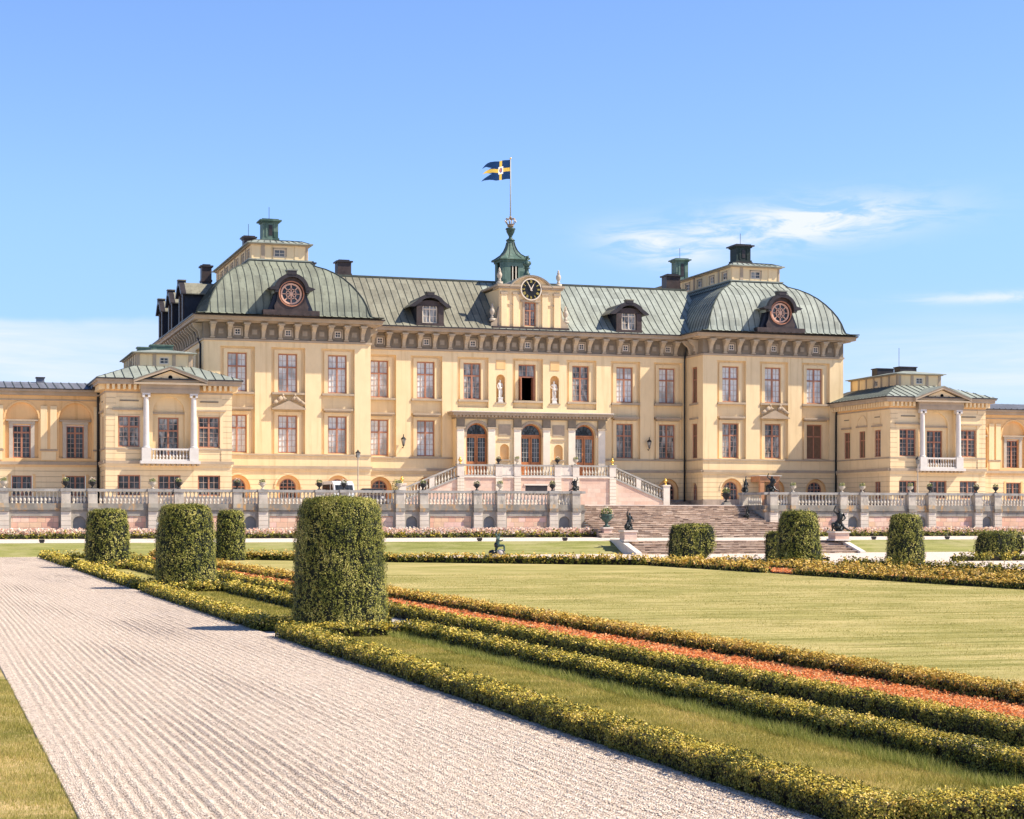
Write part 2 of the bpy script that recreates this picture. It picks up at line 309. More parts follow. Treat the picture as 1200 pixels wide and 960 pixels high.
# ---------------------------------------------------------------- mesh helpers
class MB:
    def __init__(s): s.v = []; s.f = []; s.m = []; s.mats = []
    def mi(s, mat):
        if mat not in s.mats: s.mats.append(mat)
        return s.mats.index(mat)
    def add(s, vs, fs, mat):
        o = len(s.v); s.v += [tuple(p) for p in vs]; k = s.mi(mat)
        for f in fs: s.f.append([i+o for i in f]); s.m.append(k)
    def quad(s, a, b, c, d, mat): s.add([a, b, c, d], [(0, 1, 2, 3)], mat)
    def box(s, x0, x1, y0, y1, z0, z1, mat, P=None):
        vs = [(x0, y0, z0), (x1, y0, z0), (x1, y1, z0), (x0, y1, z0), (x0, y0, z1), (x1, y0, z1), (x1, y1, z1), (x0, y1, z1)]
        if P: vs = [P(a, b, c) for a, b, c in vs]
        s.add(vs, [(0, 3, 2, 1), (4, 5, 6, 7), (0, 1, 5, 4), (1, 2, 6, 5), (2, 3, 7, 6), (3, 0, 4, 7)], mat)
    def prism(s, pts, y0, y1, mat, P=None, cap=True):      # polygon in (x,z) extruded along y
        n = len(pts); vs = [(x, y0, z) for x, z in pts] + [(x, y1, z) for x, z in pts]
        if P: vs = [P(a, b, c) for a, b, c in vs]
        fs = [(i, (i+1) % n, (i+1) % n+n, i+n) for i in range(n)]
        if cap: fs += [tuple(range(n-1, -1, -1)), tuple(range(n, 2*n))]
        s.add(vs, fs, mat)
    def lathe(s, prof, seg, mat, c=(0, 0, 0), caps=True, rot=0, sx=1, sy=1):
        vs = []; n = len(prof)
        for r, z in prof:
            for k in range(seg):
                a = 2*pi*k/seg+rot; vs.append((c[0]+r*cos(a)*sx, c[1]+r*sin(a)*sy, c[2]+z))
        fs = [(i*seg+k, i*seg+(k+1) % seg, (i+1)*seg+(k+1) % seg, (i+1)*seg+k) for i in range(n-1) for k in range(seg)]
        if caps: fs += [tuple(range(seg-1, -1, -1)), tuple(range((n-1)*seg, n*seg))]
        s.add(vs, fs, mat)
    def tube(s, pts, r, mat, seg=6):
        vs = []; P_ = [Vector(p) for p in pts]; n = len(P_)
        for i, p in enumerate(P_):
            d = (P_[min(i+1, n-1)]-P_[max(i-1, 0)]).normalized()
            u = d.cross(Vector((0, 0, 1)) if abs(d.z) < .9 else Vector((1, 0, 0))).normalized(); w = d.cross(u)
            rr = r[i] if isinstance(r, (list, tuple)) else r
            for k in range(seg): vs.append(p+u*rr*cos(2*pi*k/seg)+w*rr*sin(2*pi*k/seg))
        fs = [(i*seg+k, i*seg+(k+1) % seg, (i+1)*seg+(k+1) % seg, (i+1)*seg+k) for i in range(n-1) for k in range(seg)]
        fs += [tuple(range(seg-1, -1, -1)), tuple(range((n-1)*seg, n*seg))]
        s.add(vs, fs, mat)
    def ball(s, c, r, mat, seg=10, rings=6, sz=1, sx=1, sy=1):
        prof = [(max(.001, r*sin(pi*i/rings)), -r*cos(pi*i/rings)*sz) for i in range(rings+1)]
        s.lathe(prof, seg, mat, c, False, 0, sx, sy)
    def mesh(s, name, O=(0, 0, 0), smooth=False):
        me = bpy.data.meshes.new(name); me.from_pydata([(a-O[0], b-O[1], c-O[2]) for a, b, c in s.v], [], s.f)
        for m in s.mats: me.materials.append(m)
        me.polygons.foreach_set('material_index', s.m)
        if smooth: me.polygons.foreach_set('use_smooth', [True]*len(s.f))
        me.update(); return me

def wloc(o):
    v = Vector(o.location)
    while o.parent: o = o.parent; v += Vector(o.location)
    return v
def link(name, me, parent=None, loc=None, rz=0, kind=None):
    o = bpy.data.objects.new(name, me); COL.objects.link(o)
    if parent: o.parent = parent
    if loc is not None: o.location = Vector(loc)-(wloc(parent) if parent else Vector((0, 0, 0)))
    if rz: o.rotation_euler.z = rz
    if kind: o['kind'] = kind
    return o
def part(name, mb, parent, smooth=False, O=None):         # mb in world coordinates
    O = O or tuple(wloc(parent)); return link(name, mb.mesh(name, O, smooth), parent, O)
def thing(name, label, cat, loc, group=None):
    o = bpy.data.objects.new(name, None); COL.objects.link(o); o.location = loc; o.empty_display_size = .3
    tag(o, label, cat, group); return o
def tag(o, label, cat, group=None, kind=None):
    o['label'] = label; o['category'] = cat
    if group: o['group'] = group
    if kind: o['kind'] = kind
    return o
def struct(name, mb, smooth=False):
    return link(name, mb.mesh(name, smooth=smooth), kind='structure')

def uv(x, y, z=0):
    d = x*sin(TH)+y*cos(TH); r = x*cos(TH)-y*sin(TH)
    return d, 600+2120*r/np.maximum(d, .1), 608-(z-EYE)*2120/np.maximum(d, .1)
def inview(x, y, z=0, m=90):
    d, u, v = uv(x, y, z); return (d > 3) & (u > -m) & (u < 1200+m) & (v < 960+m*1.6)

# ---------------------------------------------------------------- ground
XC = 50.95
mb = MB(); mb.quad((-1500, -300, -.012), (1500, -300, -.012), (1500, 108.3, -.012), (-1500, 108.3, -.012), M['walk'])
struct('ground', mb)
# raked gravel path: real furrows
def raked():
    x0, x1, y0, y1 = 1.09, 6.35, 4.0, 108.2
    nx = 500; ys = np.concatenate([np.arange(y0, 40, .12), np.arange(40, y1, .8), [y1]])
    xs = np.linspace(x0, x1, nx); XX, YY = np.meshgrid(xs, ys)
    wob = .012*np.sin(YY*.23+XX*.9)+.006*np.sin(YY*.9+1)+.004*np.sin(YY*3.1+XX*5)
    ph = ((XX+wob)/.112) % 1.0
    amp = .012*np.clip(.55+.9*(.5+.5*np.sin(XX*1.3+YY*.21+1.3*np.sin(YY*.17)))*(.6+.4*np.sin(YY*.43-XX*1.9)), .25, 1.1)*(.6+.4*np.sin(XX*2.1+YY*.13)*np.sin(YY*.31+XX*.7)+.25*np.sin(XX*7.3+np.floor((XX+wob)/.112)*2.7))
    edge = np.clip(np.minimum(XX-x0, x1-XX)/.25, 0, 1)
    prof = np.cos(2*pi*ph)
    ZZ = .030+amp*prof*edge+rng.normal(0, .003, XX.shape)
    ZZ[:, 0] = -.005; ZZ[:, -1] = -.005
    nxr, nyr = len(xs), len(ys); co = np.stack([XX, YY, ZZ], -1).reshape(-1, 3)
    i = np.arange(nyr-1)[:, None]*nxr+np.arange(nxr-1)[None, :]; i = i.ravel()
    F = np.stack([i, i+1, i+1+nxr, i+nxr], -1)
    me = np_mesh('gravel_path', co, F, [M['gravel']])
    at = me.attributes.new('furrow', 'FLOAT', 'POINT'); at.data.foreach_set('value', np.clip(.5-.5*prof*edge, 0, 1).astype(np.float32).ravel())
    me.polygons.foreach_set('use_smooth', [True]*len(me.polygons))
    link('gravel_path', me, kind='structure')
def np_mesh(name, co, F, mats, midx=None):
    me = bpy.data.meshes.new(name); k = F.shape[1]
    me.vertices.add(len(co)); me.vertices.foreach_set('co', co.astype(np.float32).ravel())
    me.loops.add(F.size); me.loops.foreach_set('vertex_index', F.astype(np.int32).ravel())
    me.polygons.add(len(F)); me.polygons.foreach_set('loop_start', (np.arange(len(F))*k).astype(np.int32))
    for m in mats: me.materials.append(m)
    if midx is not None: me.polygons.foreach_set('material_index', midx.astype(np.int32))
    me.update(calc_edges=True); me.validate(); return me
raked()

def sheet(name, pts, z, mat):
    mb = MB(); mb.add([(x, y, z) for x, y in pts], [tuple(range(len(pts)))], mat); return struct(name, mb)
sheet('side_lawn', [(-60, -20), (1.09, -20), (1.09, 107.0), (-60, 107.0)], .02, M['sidelawn'])
FAR = [(12.3, 103.5), (17.2, 97.8), (22.6, 91.2), (27.9, 85.9), (33.2, 81.0)]
sheet('great_lawn', [(12.5, -10), (33.1, -10), (33.1, 80.6)] + FAR[::-1][1:-1] + [(12.5, 103)], .012, M['lawn'])
strips = [(33.9, -5), (36.0, 58.2), (83.9-1.9+.0, 0)]
COMP = [(11.45, 33.8), (36.0, 56.0), (58.4, 81.8), (84.2, 105.8)]
for k, (a, b) in enumerate(COMP): sheet('grass_strip', [(6.6, a), (8.7, a), (8.7, b), (6.6, b)], .010, M['lawn2'])
sheet('grey_gravel_strip', [(9.05, 2), (10.25, 2), (10.25, 104), (9.05, 104)], .004, M['strip'])
sheet('flower_bed_soil', [(10.4, 2), (12.2, 2), (12.2, 103), (10.4, 103)], .03, M['soil'])
sheet('far_flower_bed_soil', [(33.4, 40), (35.3, 40), (35.3, 80), (33.4, 80)], .03, M['soil'])
sheet('far_grass_strip', [(38.5, 30), (42.6, 30), (42.6, 84), (38.5, 84)], .008, M['lawn2'])

# bank and upper level, cut by the lower steps
YB0, YB1, ZU0, ZU1 = 108.3, 110.7, .80, 1.08
SW = 8.15
def ramp(name, x0, x1, y0, y1, z0, z1, mat, n=30):
    mb = MB(); co = []
    for j in range(n+1):
        t = j/n; y = y0+(y1-y0)*t
        z = z0+(z1-z0)*(t*t*(3-2*t)*.35+t*.65)
        co += [(x0, y, z), (x1, y, z)]
    for j in range(n): mb.quad(co[2*j], co[2*j+1], co[2*j+3], co[2*j+2], mat)
    return struct(name, mb)
ramp('grass_bank', -160, XC-SW, YB0, YB1, -.012, ZU0, M['bank'])
ramp('grass_bank', XC+SW, 300, YB0, YB1, -.012, ZU0, M['bank'])
mb = MB()
mb.quad((-160, YB1, ZU0), (XC-SW, YB1, ZU0), (XC-SW, YB1+3.3, ZU0+.09), (-160, YB1+3.3, ZU0+.09), M['path_pale'])
mb.quad((XC+SW, YB1, ZU0), (300, YB1, ZU0), (300, YB1+3.3, ZU0+.09), (XC+SW, YB1+3.3, ZU0+.09), M['path_pale'])
mb.quad((XC-SW, 109.9, ZU0+.002), (XC+SW, 109.9, ZU0+.002), (XC+SW, YB1+3.3, ZU0+.09), (XC-SW, YB1+3.3, ZU0+.09), M['path_pale'])
mb.quad((-160, YB1+3.3, ZU0+.09), (300, YB1+3.3, ZU0+.09), (300, 119.2, ZU1), (-160, 119.2, ZU1), M['path_pale'])
struct('upper_path', mb)
ZT = 3.2; YW = 118.8
mb = MB(); mb.quad((-300, YW+.6, ZT-.02), (XC-6.9, YW+.6, ZT-.02), (XC-6.9, 1500, ZT-.02), (-300, 1500, ZT-.02), M['path_pale'])
mb.quad((XC+6.9, YW+.6, ZT-.02), (500, YW+.6, ZT-.02), (500, 1500, ZT-.02), (XC+6.9, 1500, ZT-.02), M['path_pale'])
mb.quad((XC-6.9, 122.3, ZT-.02), (XC+6.9, 122.3, ZT-.02), (XC+6.9, 1500, ZT-.02), (XC-6.9, 1500, ZT-.02), M['path_pale'])
struct('terrace_ground', mb)

# ---------------------------------------------------------------- PALACE
Z_B0, Z_B1 = 6.25, 6.62          # band over the ground floor
PAL = thing('palace', 'long yellow palace with green copper roofs, domed corner blocks and a clock gable', 'palace', (XC, 152, ZT))

def front(Y): return lambda s, n, z: (XC+s, Y+n, z)
def leftside(x): return lambda s, n, z: (XC+x+n, s, z)       # outward normal -X, s = world Y
def rightside(x): return lambda s, n, z: (XC+x-n, s, z)

def arc(cx, cz, r, n=12, a0=pi, a1=0): return [(cx+r*cos(a0+(a1-a0)*i/n), cz+r*sin(a0+(a1-a0)*i/n)) for i in range(n+1)]
def holed(mb, P, s0, s1, z0, z1, holes, n0, dep, mat, rmat=None):
    rmat = rmat or mat
    ss = sorted({s0, s1} | {h[0] for h in holes} | {h[1] for h in holes}); zs = sorted({z0, z1} | {h[2] for h in holes} | {h[3] for h in holes})
    ss = [s for s in ss if s0-1e-6 <= s <= s1+1e-6]; zs = [z for z in zs if z0-1e-6 <= z <= z1+1e-6]
    for a, b in zip(ss, ss[1:]):
        for c, d in zip(zs, zs[1:]):
            m_ = ((a+b)/2, (c+d)/2)
            if any(h[0] < m_[0] < h[1] and h[2] < m_[1] < h[3] for h in holes): continue
            mb.quad(P(a, n0, c), P(b, n0, c), P(b, n0, d), P(a, n0, d), mat)
    for h in holes:
        a, b, c, d = h[:4]; n1 = n0+dep; ar = len(h) > 4 and h[4]
        if ar:
            r = (b-a)/2; k = h[5] if len(h) > 5 else 1.0; sp = d-r*k; pts = [((a+b)/2-r*cos(pi*i/12), sp+r*k*sin(pi*i/12)) for i in range(13)]
            for (x0, y0), (x1, y1) in zip(pts, pts[1:]):
                mb.quad(P(x0, n0, y0), P(x1, n0, y1), P(x1, n0, d), P(x0, n0, d), mat)
                mb.quad(P(x0, n0, y0), P(x0, n1, y0), P(x1, n1, y1), P(x1, n0, y1), rmat)
            top = sp
        else:
            top = d; mb.quad(P(a, n0, d), P(a, n1, d), P(b, n1, d), P(b, n0, d), rmat)
        mb.quad(P(a, n0, c), P(a, n1, c), P(a, n1, top), P(a, n0, top), rmat); mb.quad(P(b, n0, c), P(b, n0, top), P(b, n1, top), P(b, n1, c), rmat)
        mb.quad(P(a, n0, c), P(b, n0, c), P(b, n1, c), P(a, n1, c), rmat)

# ---- window meshes (origin bottom centre, facing -Y)
WC = {}
def win_mesh(kind, w, h):
    key = (kind, round(w, 3), round(h, 3))
    if key in WC: return WC[key]
    f = MB(); fr = M['frame']; mu = M['muntin']; t = .085
    def bars(x0, x1, z0, z1, nx, nz, wd=.032, mat=mu):
        for i in range(1, nx): x = x0+(x1-x0)*i/nx; f.box(x-wd/2, x+wd/2, .035, .07, z0, z1, mat)
        for j in range(1, nz): z = z0+(z1-z0)*j/nz; f.box(x0, x1, .036, .069, z-wd/2, z+wd/2, mat)
    pane = MB()
    if kind in ('tall', 'french'):
        f.box(-w/2, -w/2+t, 0, .1, 0, h, fr); f.box(w/2-t, w/2, 0, .1, 0, h, fr)
        f.box(-w/2+t, w/2-t, .002, .1, 0, t, fr); f.box(-w/2+t, w/2-t, .002, .1, h-t, h, fr)
        tz = h*.655 if kind == 'tall' else h*.78
        f.box(-w/2+t, w/2-t, -.02, .1, tz-.06, tz+.06, fr); f.box(-.07, .07, -.018, .1, t, h-t, fr)
        for sx in (-1, 1):
            a, b = sorted((sx*.07, sx*(w/2-t))); bars(a, b, t, tz-.06, 2, 4 if kind == 'tall' else 5); bars(a, b, tz+.06, h-t, 2, 2 if kind == 'tall' else 1)
        pane.quad((-w/2+.02, .075, .02), (w/2-.02, .075, .02), (w/2-.02, .075, h-.02), (-w/2+.02, .075, h-.02), M['glass'])
    elif kind == 'low':
        f.box(-w/2, -w/2+t, 0, .1, 0, h, fr); f.box(w/2-t, w/2, 0, .1, 0, h, fr)
        f.box(-w/2+t, w/2-t, .002, .1, 0, t, fr); f.box(-w/2+t, w/2-t, .002, .1, h-t, h, fr); f.box(-.06, .06, -.01, .1, t, h-t, fr)
        for sx in (-1, 1):
            a, b = sorted((sx*.06, sx*(w/2-t))); bars(a, b, t, h-t, 2, 3)
        pane.quad((-w/2+.02, .075, .02), (w/2-.02, .075, .02), (w/2-.02, .075, h-.02), (-w/2+.02, .075, h-.02), M['glass'])
    elif kind == 'small':
        fm = M['cream']; f.box(-w/2, -w/2+.09, 0, .08, 0, h, fm); f.box(w/2-.09, w/2, 0, .08, 0, h, fm); f.box(-w/2, w/2, .002, .08, 0, .09, fm); f.box(-w/2, w/2, .002, .08, h-.09, h, fm)
        f.box(-.02, .02, .02, .07, .09, h-.09, fm); f.box(-w/2+.09, w/2-.09, .021, .069, h/2-.02, h/2+.02, fm)
        pane.quad((-w/2+.02, .06, .02), (w/2-.02, .06, .02), (w/2-.02, .06, h-.02), (-w/2+.02, .06, h-.02), M['glass'])
    elif kind in ('arch', 'archcream'):
        r = w/2; sp = h-r; fm = fr if kind == 'arch' else M['cream']; mm = mu if kind == 'arch' else M['cream']
        o_ = arc(0, sp, r); i_ = arc(0, sp, r-.08)
        for k in range(12):
            f.prism([o_[k], o_[k+1], i_[k+1], i_[k]], 0, .1, fm)
        f.box(-w/2, -w/2+.08, 0, .1, 0, sp, fm); f.box(w/2-.08, w/2, 0, .1, 0, sp, fm); f.box(-w/2+.08, w/2-.08, .002, .1, 0, .08, fm)
        f.box(-.045, .045, -.01, .1, .08, h-.08, fm); f.box(-w/2+.08, w/2-.08, .0, .1, sp-.04, sp+.04, fm)
        for sx in (-1, 1): f.box(sx*w/4-.02, sx*w/4+.02, .03, .07, .08, sp+r*.75, mm)
        for z in (sp*.5, sp+r*.45): f.box(-w/2+.1, w/2-.1, .031, .069, z-.018, z+.018, mm)
        pl = [(-r+.02, .02), (r-.02, .02)] + arc(0, sp, r-.02, 12, 0, pi)
        pane.add([(x, .075, z) for x, z in pl], [tuple(range(len(pl)))], M['glass'])
    elif kind == 'blind':
        f.box(-w/2, -w/2+t, 0, .06, 0, h, fr); f.box(w/2-t, w/2, 0, .06, 0, h, fr); f.box(-w/2, w/2, .001, .06, 0, t, fr); f.box(-w/2, w/2, .001, .06, h-t, h, fr)
        f.box(-w/2+t, w/2-t, .03, .06, h*.655-.05, h*.655+.05, fr); f.box(-.05, .05, .03, .06, t, h-t, fr)
        pane.quad((-w/2+.02, .05, .02), (w/2-.02, .05, .02), (w/2-.02, .05, h-.02), (-w/2+.02, .05, h-.02), M['blindwood'])
    me = (f.mesh('window'), pane.mesh('pane')); WC[key] = me; return me
PANEV = {}
def pane_variant(me, mat):
    k = (me.name, mat.name)
    if k not in PANEV:
        m2 = me.copy(); m2.materials[0] = mat; PANEV[k] = m2
    return PANEV[k]
def window(kind, w, h, P, s, n, z, glass='glass', parent=None, name='window', rz=0):
    a, b = win_mesh(kind, w, h); o = link(name, a, parent or PAL, P(s, n, z), rz)
    p = link('pane', b if kind == 'blind' else pane_variant(b, M[glass]), o); return o

def surround(P, s, z0, z1):
    m = MB()
    for sx in (-1, 1):
        a, b = sorted((s+sx*(WW/2+.02), s+sx*(WW/2+.34))); m.box(a, b, .20, .32, z0-.05, z1+.30, M['wall'], P)
    m.box(s-WW/2-.02, s+WW/2+.02, .20, .32, z1+.02, z1+.30, M['wall'], P); part('window_surround', m, PAL)
def archmould(P, s):
    o_ = arc(s, 4.84, 1.20, 14); i_ = arc(s, 4.84, 1.03, 14); m = MB()
    for k in range(14): m.prism([o_[k], o_[k+1], i_[k+1], i_[k]], -.05, .02, M['rust'], P)
    part('arch_moulding', m, PAL)
RW = 1.42; WW = 1.58
def pbox(*a):
    m = MB(); m.box(*a); part('plinth', m, PAL)
wall = MB(); trim = MB(); frz = MB(); lowwall = MB()
def bay_trims(P, s, hood=True, ledge=True):
    # surround of the window, ledge below the upper one, hood over the lower one
    for z0, z1 in ((12.74, 15.93), (7.70, 10.82)):
        surround(P, s, z0, z1)
    trim.box(s-1.36, s+1.36, -.10, .31, 12.52, 12.70, M['trim'], P)
    if hood:
        trim.box(s-1.25, s+1.25, -.22, .31, 11.26, 11.42, M['trim'], P); trim.box(s-1.10, s+1.10, -.10, .3, 11.14, 11.26, M['trim'], P)
def storeys(P, s0, s1, bays, rz=0, kindU='tall', gl=lambda i, f: 'glass', arches=True, z_lo=ZT, lisene=True, hoods=True, skip_center=False):
    rec = [(s-RW, s+RW, 7.62, 16.42) for s in bays]
    holed(wall, P, s0, s1, Z_B1, 17.0, rec, 0, .32, M['wall'])
    for i, s in enumerate(bays):
        holed(wall, P, s-RW, s+RW, 7.62, 16.42, [(s-WW/2, s+WW/2, 12.74, 15.93), (s-WW/2, s+WW/2, 7.70, 10.82)], .32, .20, M['wall'])
        bay_trims(P, s, hood=hoods if isinstance(hoods, bool) else hoods[i])
        for fl, z, h in ((1, 12.75, 3.17), (0, 7.71, 3.10)):
            g = gl(i, fl)
            if g == 'open': continue
            if g == 'blind': window('blind', WW, h, P, s, .44, z, parent=PAL, rz=rz, name='blind_window')
            else: window(kindU, WW, h, P, s, .42, z, g, rz=rz)
    ah = [(s-1.02, s+1.02, 3.9, 5.86, True) for s in bays] if arches else []
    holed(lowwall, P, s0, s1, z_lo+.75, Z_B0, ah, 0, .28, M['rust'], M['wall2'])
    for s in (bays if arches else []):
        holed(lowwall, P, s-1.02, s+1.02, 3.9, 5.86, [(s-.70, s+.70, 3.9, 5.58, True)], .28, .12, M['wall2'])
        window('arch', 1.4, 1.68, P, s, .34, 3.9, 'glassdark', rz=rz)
        # arch moulding
        archmould(P, s)
    pbox(s0-.02, s1+.02, -.08, .2, z_lo-.05, z_lo+.78, M['plinth'], P)
    trim.box(s0, s1, -.16, .05, Z_B0+.14, Z_B1, M['trim'], P); trim.box(s0, s1, -.09, .05, Z_B0-.02, Z_B0+.14, M['wall'], P)
    trim.box(s0, s1, -.11, .05, 7.46, 7.60, M['trim'], P)
    trim.box(s0, s1, -.12, .05, 16.86, 17.02, M['trim'], P)

# central range
PM = front(152.0); PP = front(148.2)
mbays = [-13.45, -9.3, -5.07, 0, 5.07, 9.3, 13.45]
def glmain(i, f):
    if i == 3: return 'open' if f else 'skip'
    if i in (2, 4): return 'glassmid'
    return {0: 'glass', 1: 'glass', 5: 'glass' if f else 'glassmid', 6: 'glass' if f else 'glassmid'}[i]
# upper part of whole range; lower part only outside the portico
rec = [(s-RW, s+RW, 7.62 if abs(s) > 7 else 12.0, 16.42) for s in mbays]
nich = [(-2.52-.42, -2.52+.42, 12.5, 14.98, True), (2.52-.42, 2.52+.42, 12.5, 14.98, True)]
holed(wall, PM, -15.2, 15.2, 7.62, 17.0, rec+nich, 0, .32, M['wall'])
# niches are cut into a thin front slab beside the middle window
for s in mbays:
    zb = 7.62 if abs(s) > 7 else 12.0
    hs = [(s-WW/2, s+WW/2, 12.74, 15.93)] + ([(s-WW/2, s+WW/2, 7.70, 10.82)] if abs(s) > 7 else [])
    holed(wall, PM, s-RW, s+RW, zb, 16.42, hs, .32, .20, M['wall'])
    for z0, z1 in ((12.74, 15.93), (7.70, 10.82)):
        if z0 < 12 and abs(s) < 7: continue
        surround(PM, s, z0, z1)
    trim.box(s-1.36, s+1.36, -.10, .31, 12.52, 12.70, M['trim'], PM)
    if abs(s) > 7: trim.box(s-1.25, s+1.25, -.22, .31, 11.26, 11.42, M['trim'], PM); trim.box(s-1.10, s+1.10, -.10, .3, 11.14, 11.26, M['trim'], PM)
for i, s in enumerate(mbays):
    if i != 3: window('tall', WW, 3.17, PM, s, .42, 12.75, glmain(i, 1))
    if abs(s) > 7: window('tall', WW, 3.10, PM, s, .42, 7.71, glmain(i, 0))
# open middle window: top light, black opening, casement swung in and one at the left
f = MB(); x = XC; y = 152.42
f.box(x-.79, x-.70, y, y+.1, 12.75, 15.92, M['frame']); f.box(x+.70, x+.79, y, y+.1, 12.75, 15.92, M['frame'])
f.box(x-.70, x+.70, y+.002, y+.1, 15.83, 15.92, M['frame']); f.box(x-.70, x+.70, y-.02, y+.1, 14.78, 14.90, M['frame']); f.box(x-.04, x+.04, y, y+.1, 14.9, 15.83, M['frame'])
for q in (-.37, .37): f.box(x+q-.016, x+q+.016, y+.03, y+.07, 14.9, 15.83, M['muntin'])
f.box(x-.7, x+.7, y+.031, y+.069, 15.35, 15.385, M['muntin'])
ow = part('open_window', f, PAL, O=(x, y, 12.75))
p = MB(); p.quad((x-.7, y+.075, 14.9), (x+.7, y+.075, 14.9), (x+.7, y+.075, 15.83), (x-.7, y+.075, 15.83), M['glassmid']); part('pane', p, ow)
p = MB(); p.box(x-.69, x-.62, y-.55, y+.05, 12.78, 14.77, M['frame']); p.box(x-.66, x-.65, y-.5, y, 12.85, 14.7, M['glassmid']); part('casement', p, ow)
p = MB(); p.box(x+.64, x+.70, y-.02, y+.6, 12.78, 14.77, M['frame']); part('casement', p, ow)
b = MB(); b.box(x-.78, x+.78, y+.12, y+2.5, 12.4, 16.0, M['black']); b.f = b.f[:2]+b.f[3:]; b.m = b.m[:2]+b.m[3:]; part('dark_room', b, PAL)

holed(wall, PM, -15.2, -6.9, Z_B1, 7.62, [], 0, .1, M['wall']); holed(wall, PM, 6.9, 15.2, Z_B1, 7.62, [], 0, .1, M['wall'])
for a, b_ in ((-15.2, -6.9), (6.9, 15.2)):
    bs = [s for s in mbays if a < s < b_]
    arch_b = [s for s in bs]
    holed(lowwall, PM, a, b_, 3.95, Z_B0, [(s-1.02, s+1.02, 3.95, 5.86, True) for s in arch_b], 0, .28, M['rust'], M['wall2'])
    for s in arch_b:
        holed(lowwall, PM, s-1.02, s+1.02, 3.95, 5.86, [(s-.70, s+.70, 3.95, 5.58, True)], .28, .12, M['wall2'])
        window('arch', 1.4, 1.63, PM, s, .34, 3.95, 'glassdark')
        archmould(PM, s)
    pbox(a, b_, -.08, .2, ZT-.05, 3.97, M['plinth'], PM)
    trim.box(a, b_, -.16, .05, Z_B0+.14, Z_B1, M['trim'], PM); trim.box(a, b_, -.09, .05, Z_B0-.02, Z_B0+.14, M['wall'], PM)
    trim.box(a, b_, -.11, .05, 7.46, 7.60, M['trim'], PM)
trim.box(-15.2, 15.2, -.12, .05, 16.86, 17.02, M['trim'], PM)
# niches with blank panels above, built out as shallow frames on the wall between the middle windows
for s in (-2.52, 2.52):
    sl = MB(); hh = [(s-.42, s+.42, 12.5, 14.98, True)]
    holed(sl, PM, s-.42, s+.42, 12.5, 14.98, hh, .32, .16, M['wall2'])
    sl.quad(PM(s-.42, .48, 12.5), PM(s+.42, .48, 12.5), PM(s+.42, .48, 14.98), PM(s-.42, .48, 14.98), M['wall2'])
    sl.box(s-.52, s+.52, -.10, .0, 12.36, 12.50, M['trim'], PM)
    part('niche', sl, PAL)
    sl = MB(); sl.box(s-.42, s+.42, -.04, .01, 15.45, 16.25, M['wall2'], PM); part('blank_panel', sl, PAL)

# corner blocks
def glp(side):
    def g(i, f):
        if side < 0: return 'glass'
        return 'glass' if f else {0: 'glassmid', 1: 'glassmid', 2: 'blind'}[i]
    return g
for sd in (-1, 1):
    c = 22.2*sd; bays = [c-4.2, c, c+4.2]
    storeys(PP, c-7.0, c+7.0, bays, gl=glp(sd), hoods=[True, False, True])
    # pediment over the middle lower window
    trim.prism([(c-1.35, 11.40), (c+1.35, 11.40), (c, 12.02)], -.34, .30, M['trim'], PP)
    trim.box(c-1.42, c+1.42, -.36, .3, 11.28, 11.40, M['trim'], PP)
    for q in (-1, 1):
        scu = MB()
        pts = [(c+q*.25, 12.05, .10), (c+q*.55, 12.25, .20), (c+q*.95, 11.95, .17), (c+q*1.35, 11.72, .11)]
        for k in range(3):
            (a, z, r), (b2, z2, r2) = pts[k], pts[k+1]
            scu.tube([PP(a, -.22, z+.02), PP(b2, -.22, z2+.02)], [r, r2], M['trim'], 7)
        scu.ball(PP(c+q*.5, -.25, 12.48), .12, M['trim']); scu.tube([PP(c+q*.55, -.22, 12.3), PP(c+q*.2, -.3, 12.15)], .06, M['trim'])
        part('pediment_sculpture', scu, PAL, True)
    # side walls
    for e in (-1, 1):
        Ps = (leftside if e < 0 else rightside)(c+7.0*e)
        outer = (e == sd); y1 = 182 if outer else 152.2
        if outer: bys = [151.3+4.2*k for k in range(7)]; kd = (lambda i, f: 'glassmid')
        else: bys = [150.1]; kd = (lambda i, f: 'blind')
        rz = -pi/2 if e < 0 else pi/2
        if outer:
            storeys(Ps, 148.2, y1, bys, rz=rz, gl=kd)
        else:
            rw = .62
            holed(wall, Ps, 148.2, y1, Z_B1, 17.0, [(150.1-rw, 150.1+rw, 12.7, 15.93), (150.1-rw, 150.1+rw, 7.7, 10.82)], 0, .2, M['wall'])
            for z, h in ((12.7, 3.2), (7.7, 3.1)): window('blind', 2*rw, h, Ps, 150.1, .14, z, rz=rz, name='blind_window')
            for z in (12.5, 11.2): trim.box(149.2, 151.0, -.12, .02, z, z+.15, M['trim'], Ps)
            holed(lowwall, Ps, 148.2, y1, 3.9, Z_B0, [(149.5, 150.7, 3.9, 5.5, True)], 0, .25, M['rust'])
            window('arch', 1.2, 1.6, Ps, 150.1, .2, 3.9, 'glassdark', rz=rz)
            pbox(148.2, y1, -.08, .2, ZT, 3.92, M['plinth'], Ps)
            trim.box(148.2, y1, -.16, .05, Z_B0+.14, Z_B1, M['trim'], Ps); trim.box(148.2, y1, -.09, .05, Z_B0-.02, Z_B0+.14, M['wall'], Ps)
            trim.box(148.2, y1, -.07, .05, 7.46, 7.60, M['trim'], Ps); trim.box(148.2, y1, -.12, .05, 16.86, 17.02, M['trim'], Ps)
